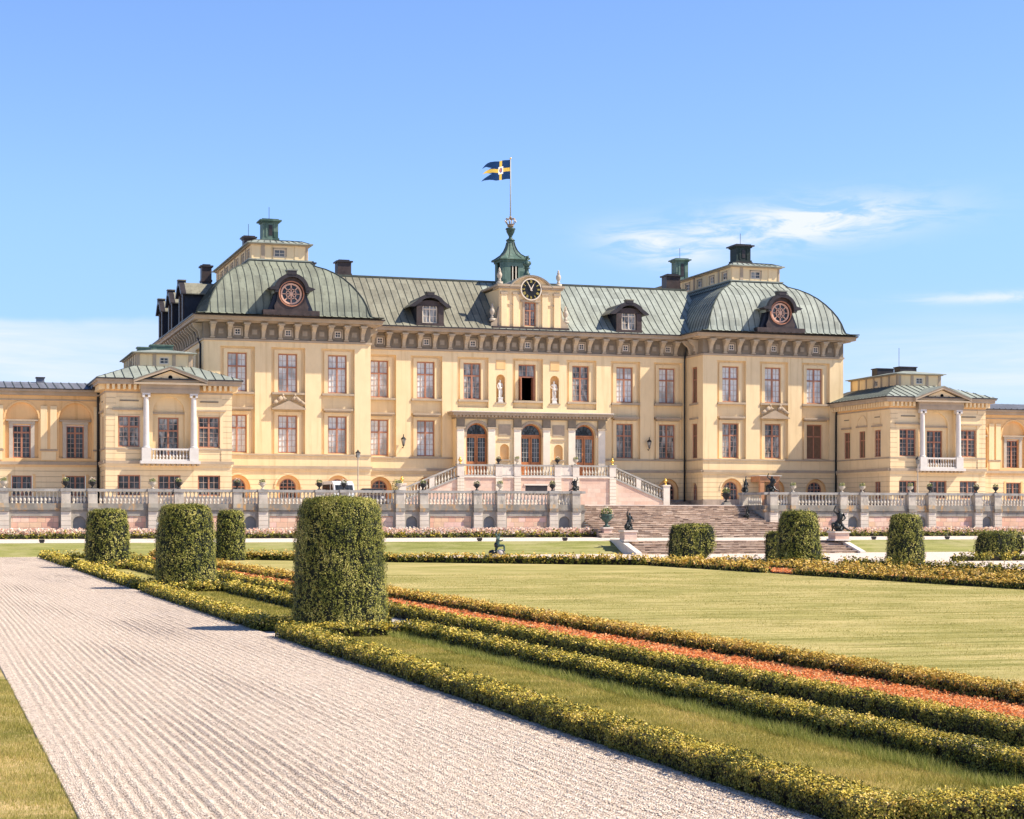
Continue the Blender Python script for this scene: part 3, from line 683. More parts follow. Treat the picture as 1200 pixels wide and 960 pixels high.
# back walls so that it is a closed volume
for a, b_, Y in ((-29.2, -15.2, 182), (15.2, 29.2, 182), (-15.2, 15.2, 163)):
    wall.quad((XC+a, Y, ZT), (XC+b_, Y, ZT), (XC+b_, Y, 18.5), (XC+a, Y, 18.5), M['wall'])
for a in (-15.2, 15.2): wall.quad((XC+a, 163, ZT), (XC+a, 182, ZT), (XC+a, 182, 18.5), (XC+a, 163, 18.5), M['wall'])

# frieze, brackets, attic windows, cornice
def bracket_mesh():
    m = MB()
    prof = [(0, 0), (0, 1.22), (-.74, 1.22), (-.72, 1.02), (-.55, .86), (-.34, .68), (-.25, .46), (-.20, .22), (-.13, .04)]
    def sec(w0, w1):
        pass
    n = len(prof); vs = []
    for sx in (-1, 1):
        for (y, z) in prof: vs.append((sx*(.13+.09*max(0, z-.3)), y, z))
    fs = [(i, (i+1) % n, (i+1) % n+n, i+n) for i in range(n)]+[tuple(range(n-1, -1, -1)), tuple(range(n, 2*n))]
    m.add(vs, fs, M['consol']); m.box(-.28, .28, -.80, 0, 1.12, 1.25, M['consol']); m.box(-.2, .2, -.2, 0, 0, .1, M['consol'])
    return m.mesh('bracket')
BR = bracket_mesh(); nbr = 0
def frieze(P, s0, s1, wins, rz=0, rot=0, ends=True, obj=True):
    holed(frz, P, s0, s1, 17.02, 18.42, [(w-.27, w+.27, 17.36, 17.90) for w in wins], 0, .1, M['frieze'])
    for w in wins: window('small', .54, .54, P, w, .03, 17.36, 'glassdark', rz=rz, name='attic_window')
    marks = [s0+.0]+list(wins)+[s1-.0]; br = []
    for i, w in enumerate(wins): br += [w-.68, w+.68]
    for a, b in zip(wins, wins[1:]):
        n = max(1, round((b-a-1.36)/1.38)); br += [a+.68+(b-a-1.36)*k/n for k in range(1, n)]
    for a, b in ((s0, wins[0]-.68), (wins[-1]+.68, s1)):
        L = b-a; n = int((L-.3)/1.38)
        sg = -1 if b == wins[0]-.68 else 1; st = wins[0]-.68 if sg < 0 else wins[-1]+.68
        br += [st+sg*1.4*k for k in range(1, n+1)]
    br = sorted(br)
    for s in br:
        link('bracket', BR, PAL, P(s, 0, 17.06), rz)
    for a, b in zip(br, br[1:]):
        if any(a < w < b for w in wins): 
            m_ = (a+b)/2
            for sx in (-1, 1): frz.box(m_+sx*.36-.05, m_+sx*.36+.05, -.05, .02, 17.28, 17.98, M['consol'], P)
            frz.box(m_-.41, m_+.41, -.05, .02, 17.98, 18.06, M['consol'], P)
        else:
            m_ = (a+b)/2; r = .29
            frz.box(m_-r, m_+r, -.05, .02, 17.32, 17.92, M['frieze'], P); frz.box(m_-r+.09, m_+r-.09, -.08, .02, 17.42, 17.82, M['panel'], P)
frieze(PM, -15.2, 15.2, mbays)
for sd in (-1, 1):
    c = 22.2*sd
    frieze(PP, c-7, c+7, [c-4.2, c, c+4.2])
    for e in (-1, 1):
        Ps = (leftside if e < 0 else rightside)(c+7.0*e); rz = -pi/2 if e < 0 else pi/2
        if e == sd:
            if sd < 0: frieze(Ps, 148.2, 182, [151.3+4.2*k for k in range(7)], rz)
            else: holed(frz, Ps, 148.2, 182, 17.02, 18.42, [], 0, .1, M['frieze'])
        else: frieze(Ps, 148.2, 152.0, [150.1], rz)
corn = MB(); gut = MB()
def cornice(x0, x1, y0, y1, dz=0, full=True):
    corn.box(x0-.50, x1+.50, y0-.50, y1, 18.36+dz, 18.48+dz, M['trim']); corn.box(x0-.86, x1+.86, y0-.86, y1, 18.48+dz, 18.72+dz, M['trim'])
    corn.box(x0-.95, x1+.95, y0-.95, y1, 18.72+dz, 18.80+dz, M['trim'])
    gut.box(x0-1.02, x1+1.02, y0-1.02, y1, 18.80+dz, 18.90+dz, M['dark'])
for sd in (-1, 1): c = XC+22.2*sd; cornice(c-7, c+7, 148.2, 182.6)
cornice(XC-15.0, XC+15.0, 152.0, 163.6, -.006)
part('cornice', corn, PAL); part('gutter', gut, PAL)

# ---- roofs
rf = MB(); sm = MB()
def seam(pts, w=.034, h=.04):
    for (a, b) in zip(pts, pts[1:]):
        a = Vector(a); b = Vector(b); d = (b-a).normalized()
        return_n = None
        up = Vector((0, 0, 1)); sidev = d.cross(up)
        if sidev.length < 1e-4: continue
        sidev.normalize(); nrm = sidev.cross(d).normalized()
        o = [a-sidev*w/2-nrm*.02, a+sidev*w/2-nrm*.02, a+sidev*w/2+nrm*h, a-sidev*w/2+nrm*h]; o2 = [p+(b-a) for p in o]
        sm.add(o+o2, [(0, 1, 5, 4), (1, 2, 6, 5), (2, 3, 7, 6), (3, 0, 4, 7)], M['seam'])
def take_seams(o):
    global sm
    part('standing_seams', sm, o); sm = MB()
MR = [(151.0, 18.90), (151.8, 19.35), (152.7, 20.05), (153.9, 21.05), (155.5, 22.42), (157.3, 23.80)]
def main_roof():
    for (y0, z0), (y1, z1) in zip(MR, MR[1:]):
        for xa, xb, mt in ((-17.5, -3, 'roof_old'), (-3, 17.5, 'roof')):
            rf.quad((XC+xa, y0, z0), (XC+xb, y0, z0), (XC+xb, y1, z1), (XC+xa, y1, z1), M[mt])
        ya, yb = 314.6-y0, 314.6-y1; rf.quad((XC-17.5, ya, z0), (XC+17.5, ya, z0), (XC+17.5, yb, z1), (XC-17.5, yb, z1), M['roof'])
    x = -17.2
    while x < 17.3:
        seam([(XC+x, y, z) for y, z in MR]); x += .62
    rf.box(XC-17.5, XC+17.5, 157.15, 157.45, 23.74, 23.90, M['seam'])
main_roof(); take_seams(part('roof', rf, PAL))
PR = [(7.75, 18.92), (7.15, 18.98), (6.85, 19.10), (6.72, 19.45), (6.56, 20.0), (6.30, 20.62), (5.95, 21.22), (5.50, 21.84), (4.98, 22.42), (4.38, 22.92), (3.68, 23.35), (2.95, 23.66), (2.62, 23.98)]
def dome_roof(c):
    rf = MB(); yb = 176.0
    R = [(c-w, c+w, 151.9-(w-2.4), yb+(w-2.4), z) for w, z in PR]
    for a, b in zip(R, R[1:]):
        def cor(r): return [(XC+r[0], r[2], r[4]), (XC+r[1], r[2], r[4]), (XC+r[1], r[3], r[4]), (XC+r[0], r[3], r[4])]
        A, B = cor(a), cor(b)
        for k in range(4): rf.quad(A[k], A[(k+1) % 4], B[(k+1) % 4], B[k], M['roof_mid' if c < 0 else 'roof'])
    last = R[-1]; rf.quad((XC+last[0], last[2], last[4]), (XC+last[1], last[2], last[4]), (XC+last[1], last[3], last[4]), (XC+last[0], last[3], last[4]), M['roof'])
    roofo = part('roof', rf, PAL)
    def interp(w):        # z, for half width w
        for (w0, z0), (w1, z1) in zip(PR, PR[1:]):
            if w1 <= w <= w0: return z0+(z1-z0)*(w0-w)/(w0-w1+1e-9)
        return PR[-1][1]
    x = -7.13
    while x < 7.2:
        ws = [w for w, z in PR if w > abs(x)]
        pts = [(XC+c+x, 151.9-(w-2.4), z) for w, z in PR if w > abs(x)+1e-3]
        if abs(x) > 2.62: pts.append((XC+c+x, 151.9-(abs(x)-2.4), interp(abs(x))))
        if len(pts) > 1: seam(pts)
        x += .62
    for e in (-1, 1):
        y = 146.9
        while y < 181:
            wmax = 151.9-y+2.4 if y < 151.9 else 0
            pts = [(XC+c+e*w, y, z) for w, z in PR if w > wmax]
            if wmax > 2.62: pts.append((XC+c+e*wmax, y, interp(wmax)))
            if len(pts) > 1: seam(pts)
            y += .62
        seam([(XC+c+e*w, 151.9-(w-2.4), z) for w, z in PR], .09, .07)
    take_seams(roofo)
    # raised lantern storey
    lw = MB(); P = front(152.0); x0, x1, y1 = c-2.4, c+2.4, 171.0
    hw = .50
    def face(P, s0, s1, ctr, rz):
        holed(lw, P, s0, s1, 24.0, 25.42, [(q-hw, q+hw, 24.42, 25.12) for q in ctr], 0, .08, M['wall'])
        for q in ctr:
            window('small', 2*hw, .70, P, q, .04, 24.42, 'glassmid', rz=rz, name='lantern_window')
            lw.box(q-hw-.1, q-hw, -.04, .0, 24.36, 25.2, M['trim'], P); lw.box(q+hw, q+hw+.1, -.04, 0, 24.36, 25.2, M['trim'], P); lw.box(q-hw-.1, q+hw+.1, -.04, 0, 25.12, 25.2, M['trim'], P)
        n = int((s1-s0)/.95)
        for k in range(n+1):
            q = s0+(s1-s0)*k/n
            if all(abs(q-t) > hw+.16 for t in ctr): lw.box(max(s0, q-.16), min(s1, q+.16), -.05, .0, 24.05, 25.42, M['trim'] if k % 2 else M['wall'], P)
    face(P, x0, x1, [c], 0)
    face(leftside(x0), 152.0, y1, [153.6+2.85*k for k in range(6)], -pi/2)
    face(rightside(x1), 152.0, y1, [153.6+2.85*k for k in range(6)], pi/2)
    lw.quad((XC+x0, y1, 24), (XC+x1, y1, 24), (XC+x1, y1, 25.42), (XC+x0, y1, 25.42), M['wall'])
    lw.box(XC+x0-.25, XC+x1+.25, 151.75, y1+.25, 23.98, 24.10, M['seam']); lw.box(XC+x0-.3, XC+x1+.3, 151.7, y1+.25, 24.10, 24.2, M['roof']); lw.box(XC+x0-.18, XC+x1+.18, 151.82, y1+.1, 25.42, 25.52, M['trim'])
    part('lantern_storey', lw, PAL)
    lr = MB(); a = (XC+x0-.42, XC+x1+.42, 151.58, y1+.4)
    lr.box(a[0], a[1], a[2], a[3], 25.52, 25.60, M['roof'])
    b = (XC+c-.9, XC+c+.9, 153.9, y1-1.8); mid = (XC+c-1.9, XC+c+1.9, 152.6, y1-.7)
    rings = [(a, 25.60), (mid, 25.90), (b, 26.12)]
    for (r0, z0), (r1, z1) in zip(rings, rings[1:]):
        A = [(r0[0], r0[2], z0), (r0[1], r0[2], z0), (r0[1], r0[3], z0), (r0[0], r0[3], z0)]; B = [(r1[0], r1[2], z1), (r1[1], r1[2], z1), (r1[1], r1[3], z1), (r1[0], r1[3], z1)]
        for k in range(4): lr.quad(A[k], A[(k+1) % 4], B[(k+1) % 4], B[k], M['roof'])
    lr.quad((b[0], b[2], 26.12), (b[1], b[2], 26.12), (b[1], b[3], 26.12), (b[0], b[3], 26.12), M['roof'])
    for q in np.arange(-2.5, 2.6, .55):
        seam([(XC+c+q, a[2], 25.60), (XC+c+q*.82, 152.6, 25.91), (XC+c+q*.4, 153.9, 26.13)], .04, .04)
    take_seams(part('lantern_roof', lr, PAL))
for c in (-22.2, 22.2): dome_roof(c)

def copper_chimney(x, y, z0, z1, w=.8, mat='green'):
    m = MB(); c = XC+x; m.box(c-w*.98, c+w*.98, y-w*.98, y+w*.98, z0-.3, z0+.16, M['brownmetal']); m.box(c-w*.9, c+w*.9, y-w*.9, y+w*.9, z0+.16, z0+.34, M[mat])
    m.box(c-w*.80, c+w*.80, y-w*.80, y+w*.80, z0+.34, z1-.34, M[mat])
    m.box(c-w*.92, c+w*.92, y-w*.92, y+w*.92, z1-.34, z1-.22, M[mat]); m.box(c-w*1.12, c+w*1.12, y-w*1.12, y+w*1.12, z1-.22, z1-.10, M['dark'] if mat != 'green' else M[mat]); m.box(c-w*.85, c+w*.85, y-w*.85, y+w*.85, z1-.10, z1, M[mat])
    for q in (-.42, .42): m.box(c+q*w-.07, c+q*w+.07, y-w*.86, y-w*.79, z0+.4, z1-.4, M[mat])
    m.box(c-.16, c+.16, y-w*.84, y-w*.79, z0+.55, z1-.55, M['dark'])
    m.tube([(c, y, z1), (c, y, z1+1.1)], .022, M['iron'], 5)
    part('roof_vent', m, PAL)
copper_chimney(-22.5, 155.3, 26.1, 28.1, .84, 'green'); copper_chimney(22.2, 155.3, 26.15, 28.0, .9, 'darkgreen')
copper_chimney(-23.4, 160.5, 26.0, 27.4, .6, 'brownmetal'); copper_chimney(21.5, 168, 26.0, 28.4, .8, 'green')
def chimney(x, y, z0, z1, wx, wy):
    m = MB(); c = XC+x; m.box(c-wx, c+wx, y-wy, y+wy, z0, z1-.25, M['brownmetal']); m.box(c-wx-.14, c+wx+.14, y-wy-.14, y+wy+.14, z1-.25, z1-.12, M['dark']); m.box(c-wx*.8, c+wx*.8, y-wy*.8, y+wy*.8, z1-.12, z1, M['dark'])
    m.box(c-wx-.06, c+wx+.06, y-wy-.06, y+wy+.06, z0+(z1-z0)*.55, z0+(z1-z0)*.6, M['brownmetal']); part('chimney', m, PAL)
chimney(-14.8, 160.5, 22.5, 25.65, .62, .6); chimney(17.35, 160.5, 22.5, 25.7, .72, .6); chimney(-27.5, 158.3, 21.0, 24.4, .42, .5)
chimney(-28.1, 166.5, 21.0, 23.3, .3, .3); chimney(-28.4, 173, 20.5, 22.9, .3, .3); chimney(-17.1, 164, 23, 25.9, .35, .4)

# dormers of the central roof
def dormer(P, s, rz, z0=18.95, w=1.08, h=1.5, deep=5.0, nm='dormer', glass='glassmid', win=True, yshift=0):
    body = MB(); sp = z0+h
    pts = [(s-w, z0), (s+w, z0), (s+w, sp)]+arc(s, sp, w, 12, 0, pi)[1:]
    # front wall with arched opening
    k = .70
    hl = MB(); holed(hl, P, s-w, s+w, z0, sp, [(s-k, s+k, z0+.25, sp, False)], 0, .25, M['brownmetal'])
    o_ = arc(s, sp, w, 14); i_ = arc(s, sp, k, 14)
    for a in range(14):
        hl.quad(P(o_[a][0], 0, o_[a][1]*.42+sp*.58), P(o_[a+1][0], 0, o_[a+1][1]*.42+sp*.58), P(i_[a+1][0], 0, i_[a+1][1]*.0+sp), P(i_[a][0], 0, sp), M['brownmetal'])
    body.v, body.f, body.m, body.mats = hl.v, hl.f, hl.m, hl.mats
    body.box(s-w, s-w+.05, .02, deep, z0, sp, M['blueblack'], P); body.box(s+w-.05, s+w, .02, deep, z0, sp, M['blueblack'], P)
    body.box(s-w-.02, s-k-.02, -.12, 0, z0, sp+.0, M['brownmetal'], P); body.box(s+k+.02, s+w+.02, -.12, 0, z0, sp, M['brownmetal'], P)
    body.box(s-w-.05, s+w+.05, -.16, 0, z0-.02, z0+.24, M['brownmetal'], P)
    o = part(nm, body, PAL, O=P(s, 0, z0))
    # hood: low arch with eared ends
    hd = MB(); R = w+.06
    def oc(dr, dz): return [(s+(w+dr)*cos(pi-pi*k/8), sp+.02+dz+(w+dr)*.72*sin(pi-pi*k/8)) for k in range(1, 8)]
    out = [(s-w-.62, sp-.02), (s-w-.34, sp+.20)]+oc(.10, .06)+[(s+w+.34, sp+.20), (s+w+.62, sp-.02)]
    inn = [(s-w-.62, sp-.12), (s-w-.22, sp-.10)]+oc(-.26, .02)+[(s+w+.22, sp-.10), (s+w+.62, sp-.12)]
    for a in range(10): hd.prism([out[a], out[a+1], inn[a+1], inn[a]], -.34, .10, M['dark'], P)
    for a in range(10): hd.prism([(out[a][0], out[a][1]+.01), (out[a+1][0], out[a+1][1]+.01), (out[a+1][0], out[a+1][1]-.08), (out[a][0], out[a][1]-.08)], .10, deep, M['roof_old'], P)
    tz = sp+.08+(w+.1)*.72; hd.box(s-.32, s+.32, -.38, .3, tz-.12, tz+.16, M['dark'], P); hd.box(s-.38, s+.38, -.40, .32, tz+.14, tz+.22, M['roof_old'], P)
    hd.add([P(x, .05, z) for x, z in [(s-k-.05, sp-.02)]+inn[2:9]+[(s+k+.05, sp-.02)]], [tuple(range(9))], M['dark']) if not win else None
    link('dormer_hood', hd.mesh('dormer_hood', P(s, 0, z0)), o)
    if win:
        a, b = win_mesh('archcream', 1.34, h-.25+.42); wo = link('dormer_window', a, o, rz=0); wo.location = P(s, .06, z0+.25)[0]-P(s, 0, z0)[0], P(s, .06, z0+.25)[1]-P(s, 0, z0)[1], .25
        wo.rotation_euler.z = rz
        pm = MB(); pm.v, pm.f, pm.m, pm.mats = [], [], [], []
        r = .67; s2 = h-.25+.42-r; pl = [(-r+.02, .02), (r-.02, .02)]+arc(0, s2, r-.02, 12, 0, pi)
        gm = MB(); gm.add([P(s+x_, .13, z0+.25+z_) for x_, z_ in pl], [tuple(range(len(pl)))], M[glass]); link('pane', gm.mesh('pane', P(s, 0, z0)), o)
    return o
PD = front(151.25)
for s in (-9.2, 9.3): dormer(PD, s, 0, w=1.2, h=1.72)
PL = leftside(-29.75)
for y in (157.0, 164.0, 171.0):
    dormer(PL, y, -pi/2, 18.95, 1.3, 2.55, 4.2)
PRt = rightside(29.75)
for y in (157.0, 164.0, 171.0): dormer(PRt, y, pi/2, 18.95, 1.3, 2.55, 4.2)

# round windows on the domes
def oculus(c):
    P = front(146.85); b = MB(); zc = 20.72
    half = [(2.32, 18.92), (2.32, 19.36), (1.72, 19.42), (1.42, 19.68), (1.22, 20.1), (1.14, 20.6), (1.14, 21.0)]
    b.box(c-2.34, c+2.34, -.12, 1.9, 18.92, 19.36, M['brownmetal'], P)
    # face with a round opening: strips between outer outline and circle
    r = .98; N_ = 40
    def outline(a):
        dx, dz = sin(a), cos(a); 
        best = 0
        t = .9
        while t < 2.6:
            x, z = abs(dx*t), zc+dz*t
            if z > 21.0: lim = x*x+(z-20.9)**2 < 1.16**2
            else:
                w = None
                for (w0, z0), (w1, z1) in zip(half[1:], half[2:]):
                    if z0 <= z <= z1: w = w0+(w1-w0)*(z-z0)/(z1-z0)
                lim = (w is not None and x < w)
            if not lim and t > r+.08: break
            t += .02
        return (dx*t, zc+dz*t)
    O_ = [outline(2*pi*k/N_) for k in range(N_)]; I_ = [(r*sin(2*pi*k/N_), zc+r*cos(2*pi*k/N_)) for k in range(N_)]
    for k in range(N_):
        j = (k+1) % N_
        b.quad(P(c+O_[k][0], 0, O_[k][1]), P(c+O_[j][0], 0, O_[j][1]), P(c+I_[j][0], 0, I_[j][1]), P(c+I_[k][0], 0, I_[k][1]), M['brownmetal'])
        b.quad(P(c+I_[k][0], 0, I_[k][1]), P(c+I_[j][0], 0, I_[j][1]), P(c+I_[j][0], .3, I_[j][1]), P(c+I_[k][0], .3, I_[k][1]), M['dark'])
        b.quad(P(c+O_[k][0], 0, O_[k][1]), P(c+O_[j][0], 0, O_[j][1]), P(c+O_[j][0], 4.2, O_[j][1]), P(c+O_[k][0], 4.2, O_[k][1]), M['blueblack'])
    b.prism([(c-2.05, 18.95), (c-1.18, 21.05), (c+1.18, 21.05), (c+2.05, 18.95)], .35, 3.6, M['blueblack'], P)
    o = part('round_dormer', b, PAL, O=P(c, 0, 18.92))
    # hood
    h = MB(); oo = arc(c, 20.95, 1.42, 16, radians(188), radians(-8)); ii = arc(c, 20.95, 1.12, 16, radians(188), radians(-8))
    for a in range(16): h.prism([oo[a], oo[a+1], ii[a+1], ii[a]], -.42, .12, M['dark'], P)
    for a in range(16): h.prism([oo[a], oo[a+1], ((oo[a+1][0]-c)*.93+c, (oo[a+1][1]-20.95)*.93+20.95), ((oo[a][0]-c)*.93+c, (oo[a][1]-20.95)*.93+20.95)], .12, 4.4, M['roof'], P)
    for e in (-1, 1):
        h.prism([(c+e*1.10, 20.98), (c+e*1.75, 20.98), (c+e*1.95, 21.12), (c+e*1.35, 21.30)], -.46, .5, M['dark'], P)
        h.prism([(c+e*1.2, 20.95), (c+e*1.9, 21.12), (c+e*1.35, 21.34)], .5, 2.9, M['roof'], P)
    h.box(c-.36, c+.36, -.46, .4, 22.25, 22.62, M['dark'], P); h.box(c-.45, c+.45, -.5, .45, 22.58, 22.68, M['roof'], P)
    link('dormer_hood', h.mesh('dormer_hood', P(c, 0, 18.92)), o)
    w = MB()
    def ring(r0, r1, n0, n1, mat, N_=32):
        for k in range(N_):
            a, b2 = 2*pi*k/N_, 2*pi*(k+1)/N_
            w.prism([(c+r0*cos(a), zc+r0*sin(a)), (c+r0*cos(b2), zc+r0*sin(b2)), (c+r1*cos(b2), zc+r1*sin(b2)), (c+r1*cos(a), zc+r1*sin(a))], n0, n1, mat, P)
    ring(1.06, .97, -.08, .05, M['frame']); ring(.88, .74, .08, .2, M['rosewood']); ring(.44, .36, .10, .18, M['rosewood']); ring(.14, .001, .06, .2, M['rosewood'], 12)
    for k in range(8):
        a = pi*k/4
        wd = .045 if k % 2 else .03
        if k in (2, 6): wd = .05
        dx, dz = cos(a), sin(a); px, pz = -dz*wd, dx*wd
        w.prism([(c+px, zc+pz), (c+dx*.8+px, zc+dz*.8+pz), (c+dx*.8-px, zc+dz*.8-pz), (c-px, zc-pz)], .10, .17, M['rosewood'], P)
    wo = link('round_window', w.mesh('round_window', P(c, 0, 18.92)), o)
    g = MB(); g.add([P(c+.98*cos(2*pi*k/32), .22, zc+.98*sin(2*pi*k/32)) for k in range(32)], [tuple(range(32))], M['glassdark']); link('pane', g.mesh('pane', P(c, 0, 18.92)), o)
for c in (-22.2, 22.2): oculus(c)

# ---- clock gable
def gable():
    P = front(151.35); b = MB(); Wl = M['wall']
    b.box(-3.55, 3.6, -.25, 3.0, 18.92, 19.14, M['brownmetal'], P)
    holed(b, P, -2.85, 2.85, 19.14, 22.50, [(-.52, .52, 19.25, 21.35)], 0, .2, Wl)
    for e in (-1, 1):
        b.quad(P(e*2.85, 0, 19.14), P(e*2.85, 0, 22.5), P(e*2.85, 5.5, 22.5), P(e*2.85, 5.5, 19.14), Wl)
        for q in (1.35, 2.45): b.box(e*q-.26, e*q+.26, -.13, 0, 19.14, 22.2, M['wall'], P); b.box(e*q-.32, e*q+.32, -.19, 0, 21.98, 22.16, M['trim'], P)
        vol = [(2.85, 19.14), (3.62, 19.14), (3.58, 19.45), (3.25, 19.62), (3.05, 19.95), (2.95, 20.5), (2.85, 20.9)]
        b.prism([(e*x, z) for x, z in vol], .02, .5, M['trim'], P)
        b.box(e*1.9-.35, e*1.9+.35, -.08, 0, 21.05, 21.12, M['trim'], P)
    for q in (-.64, .64): b.box(q-.1, q+.1, -.08, 0, 19.2, 21.5, M['trim'], P)
    b.box(-.9, .9, -.14, 0, 21.35, 21.52, M['trim'], P)
    part('gable_wall', b, PAL)
    c = MB(); c.box(-3.0, -.95, -.25, 1.5, 22.48, 22.66, M['trim'], P); c.box(.95, 3.0, -.25, 1.5, 22.48, 22.66, M['trim'], P)
    c.box(-3.12, -.98, -.36, 5.5, 22.66, 22.84, M['trim'], P); c.box(.98, 3.12, -.36, 5.5, 22.66, 22.84, M['trim'], P)
    # segmental top
    R = 2.3; cz = 21.28; a0 = math.acos(1.9/R)
    ao = [(R*cos(pi-a0-(pi-2*a0)*k/16), cz+R*sin(pi-a0-(pi-2*a0)*k/16)) for k in range(17)]
    c.prism([(-1.9, 22.49), (1.9, 22.49)]+ao[::-1], -.08, .6, M['wall'], P)
    for k in range(16):
        (x0, z0), (x1, z1) = ao[k], ao[k+1]; f = 1.05
        c.prism([(x0, z0), (x1, z1), (x1*f, cz+(z1-cz)*f), (x0*f, cz+(z0-cz)*f)], -.34, .8, M['trim'], P)
        c.prism([(x0*f, cz+(z0-cz)*f), (x1*f, cz+(z1-cz)*f), (x1*(f+.015), cz+(z1-cz)*(f+.015)), (x0*(f+.015), cz+(z0-cz)*(f+.015))], -.37, 5.0, M['roof'], P)
    part('gable_cornice', c, PAL)
    rfb = MB(); rfb.quad(P(-3.1, -.2, 22.845), P(3.1, -.2, 22.845), P(3.1, 5.6, 22.845), P(-3.1, 5.6, 22.845), M['roof']); part('gable_roof', rfb, PAL)
    o = window('tall', 1.04, 2.08, P, 0, .12, 19.26, 'glassmid', name='gable_window')
    # clock
    k = MB(); cx, cz2 = 0, 22.46
    def ring(r0, r1, n0, n1, mat, N_=36):
        for j in range(N_):
            a, b2 = 2*pi*j/N_, 2*pi*(j+1)/N_
            k.prism([(cx+r0*cos(a), cz2+r0*sin(a)), (cx+r0*cos(b2), cz2+r0*sin(b2)), (cx+r1*cos(b2), cz2+r1*sin(b2)), (cx+r1*cos(a), cz2+r1*sin(a))], n0, n1, mat, P)
    k.prism([(cx+.9*cos(2*pi*j/36), cz2+.9*sin(2*pi*j/36)) for j in range(36)], -.24, -.05, M['clockface'], P)
    ring(.98, .88, -.30, -.05, M['cream'])
    co = part('clock', k, PAL, O=P(0, 0, cz2))
    nu = MB()
    def bar(ang, r0, r1, w0, w1, n0, n1, mat, mbx):
        d = (sin(ang), cos(ang)); p = (d[1], -d[0])
        mbx.prism([(cx+d[0]*r0+p[0]*w0, cz2+d[1]*r0+p[1]*w0), (cx+d[0]*r1+p[0]*w1, cz2+d[1]*r1+p[1]*w1), (cx+d[0]*r1-p[0]*w1, cz2+d[1]*r1-p[1]*w1), (cx+d[0]*r0-p[0]*w0, cz2+d[1]*r0-p[1]*w0)], n0, n1, mat, P)
    ROM = ['XII', 'I', 'II', 'III', 'IIII', 'V', 'VI', 'VII', 'VIII', 'IX', 'X', 'XI']
    for h_ in range(12):
        a = h_*pi/6; s_ = ROM[h_]; wid = {'I': .05, 'V': .10, 'X': .10}; tot = sum(wid[ch] for ch in s_); t = -tot/2
        d = (sin(a), cos(a)); p = (d[1], -d[0])
        def pt(off, r): return (cx+d[0]*r+p[0]*off, cz2+d[1]*r+p[1]*off)
        def stroke(o0, r0, o1, r1, w=.016):
            nu.prism([pt(o0-w, r0), pt(o0+w, r0), pt(o1+w, r1), pt(o1-w, r1)], -.27, -.235, M['gold'], P)
        for ch in s_:
            m_ = t+wid[ch]/2
            if ch == 'I': stroke(m_, .58, m_, .82)
            elif ch == 'V': stroke(m_, .58, m_-.035, .82); stroke(m_, .58, m_+.035, .82)
            else: stroke(m_-.035, .58, m_+.035, .82); stroke(m_+.035, .58, m_-.035, .82)
            t += wid[ch]
    part('numerals', nu, co)
    hm = MB(); bar(radians(-30), -.15, .74, .05, .02, -.32, -.29, M['cream'], hm); part('minute_hand', hm, co)
    hm = MB(); bar(radians(28), -.12, .52, .06, .03, -.29, -.27, M['cream'], hm); part('hour_hand', hm, co)
    # finials
    V = [(.16, 0), (.16, .18), (.09, .24), (.20, .42), (.25, .62), (.20, .82), (.10, .92), (.17, .98), (.08, 1.06), (.11, 1.16), (.02, 1.34)]
    for i, (x, z, s_) in enumerate(((-2.75, 22.84, .95), (2.75, 22.84, .95), (-3.42, 19.6, 1.0), (3.42, 19.6, 1.0))):
        fm = MB(); q = P(x, .3, z); fm.box(q[0]-.24, q[0]+.24, q[1]-.24, q[1]+.24, z, z+.25, M['surround'])
        fm.lathe([(r*s_, h_*s_+.25) for r, h_ in V], 12, M['surround'], q); part('stone_vase', fm, PAL, True)
    q = P(-.25, .2, 23.62); fm = MB(); fm.lathe([(.30, 0), (.30, .3), (.2, .36), (.17, .7), (.32, .75), (.30, .8)], 12, M['verdbronze'], q)
    fm.ball((q[0], q[1], q[2]+1.1), .30, M['verdbronze'], 12, 8, 1.1); fm.ball((q[0]+.2, q[1]-.05, q[2]+1.2), .2, M['verdbronze']); fm.ball((q[0]-.22, q[1], q[2]+1.15), .18, M['verdbronze'])
    fm.tube([(q[0], q[1], q[2]+1.3), (q[0]+.05, q[1], q[2]+1.6)], [.12, .08], M['verdbronze']); fm.ball((q[0]+.06, q[1], q[2]+1.72), .13, M['verdbronze']); fm.tube([(q[0]-.05, q[1], q[2]+1.55), (q[0]-.25, q[1], q[2]+1.75), (q[0]+.2, q[1], q[2]+1.85)], .05, M['verdbronze'])
    part('crowning_ornament', fm, PAL, True)
gable()
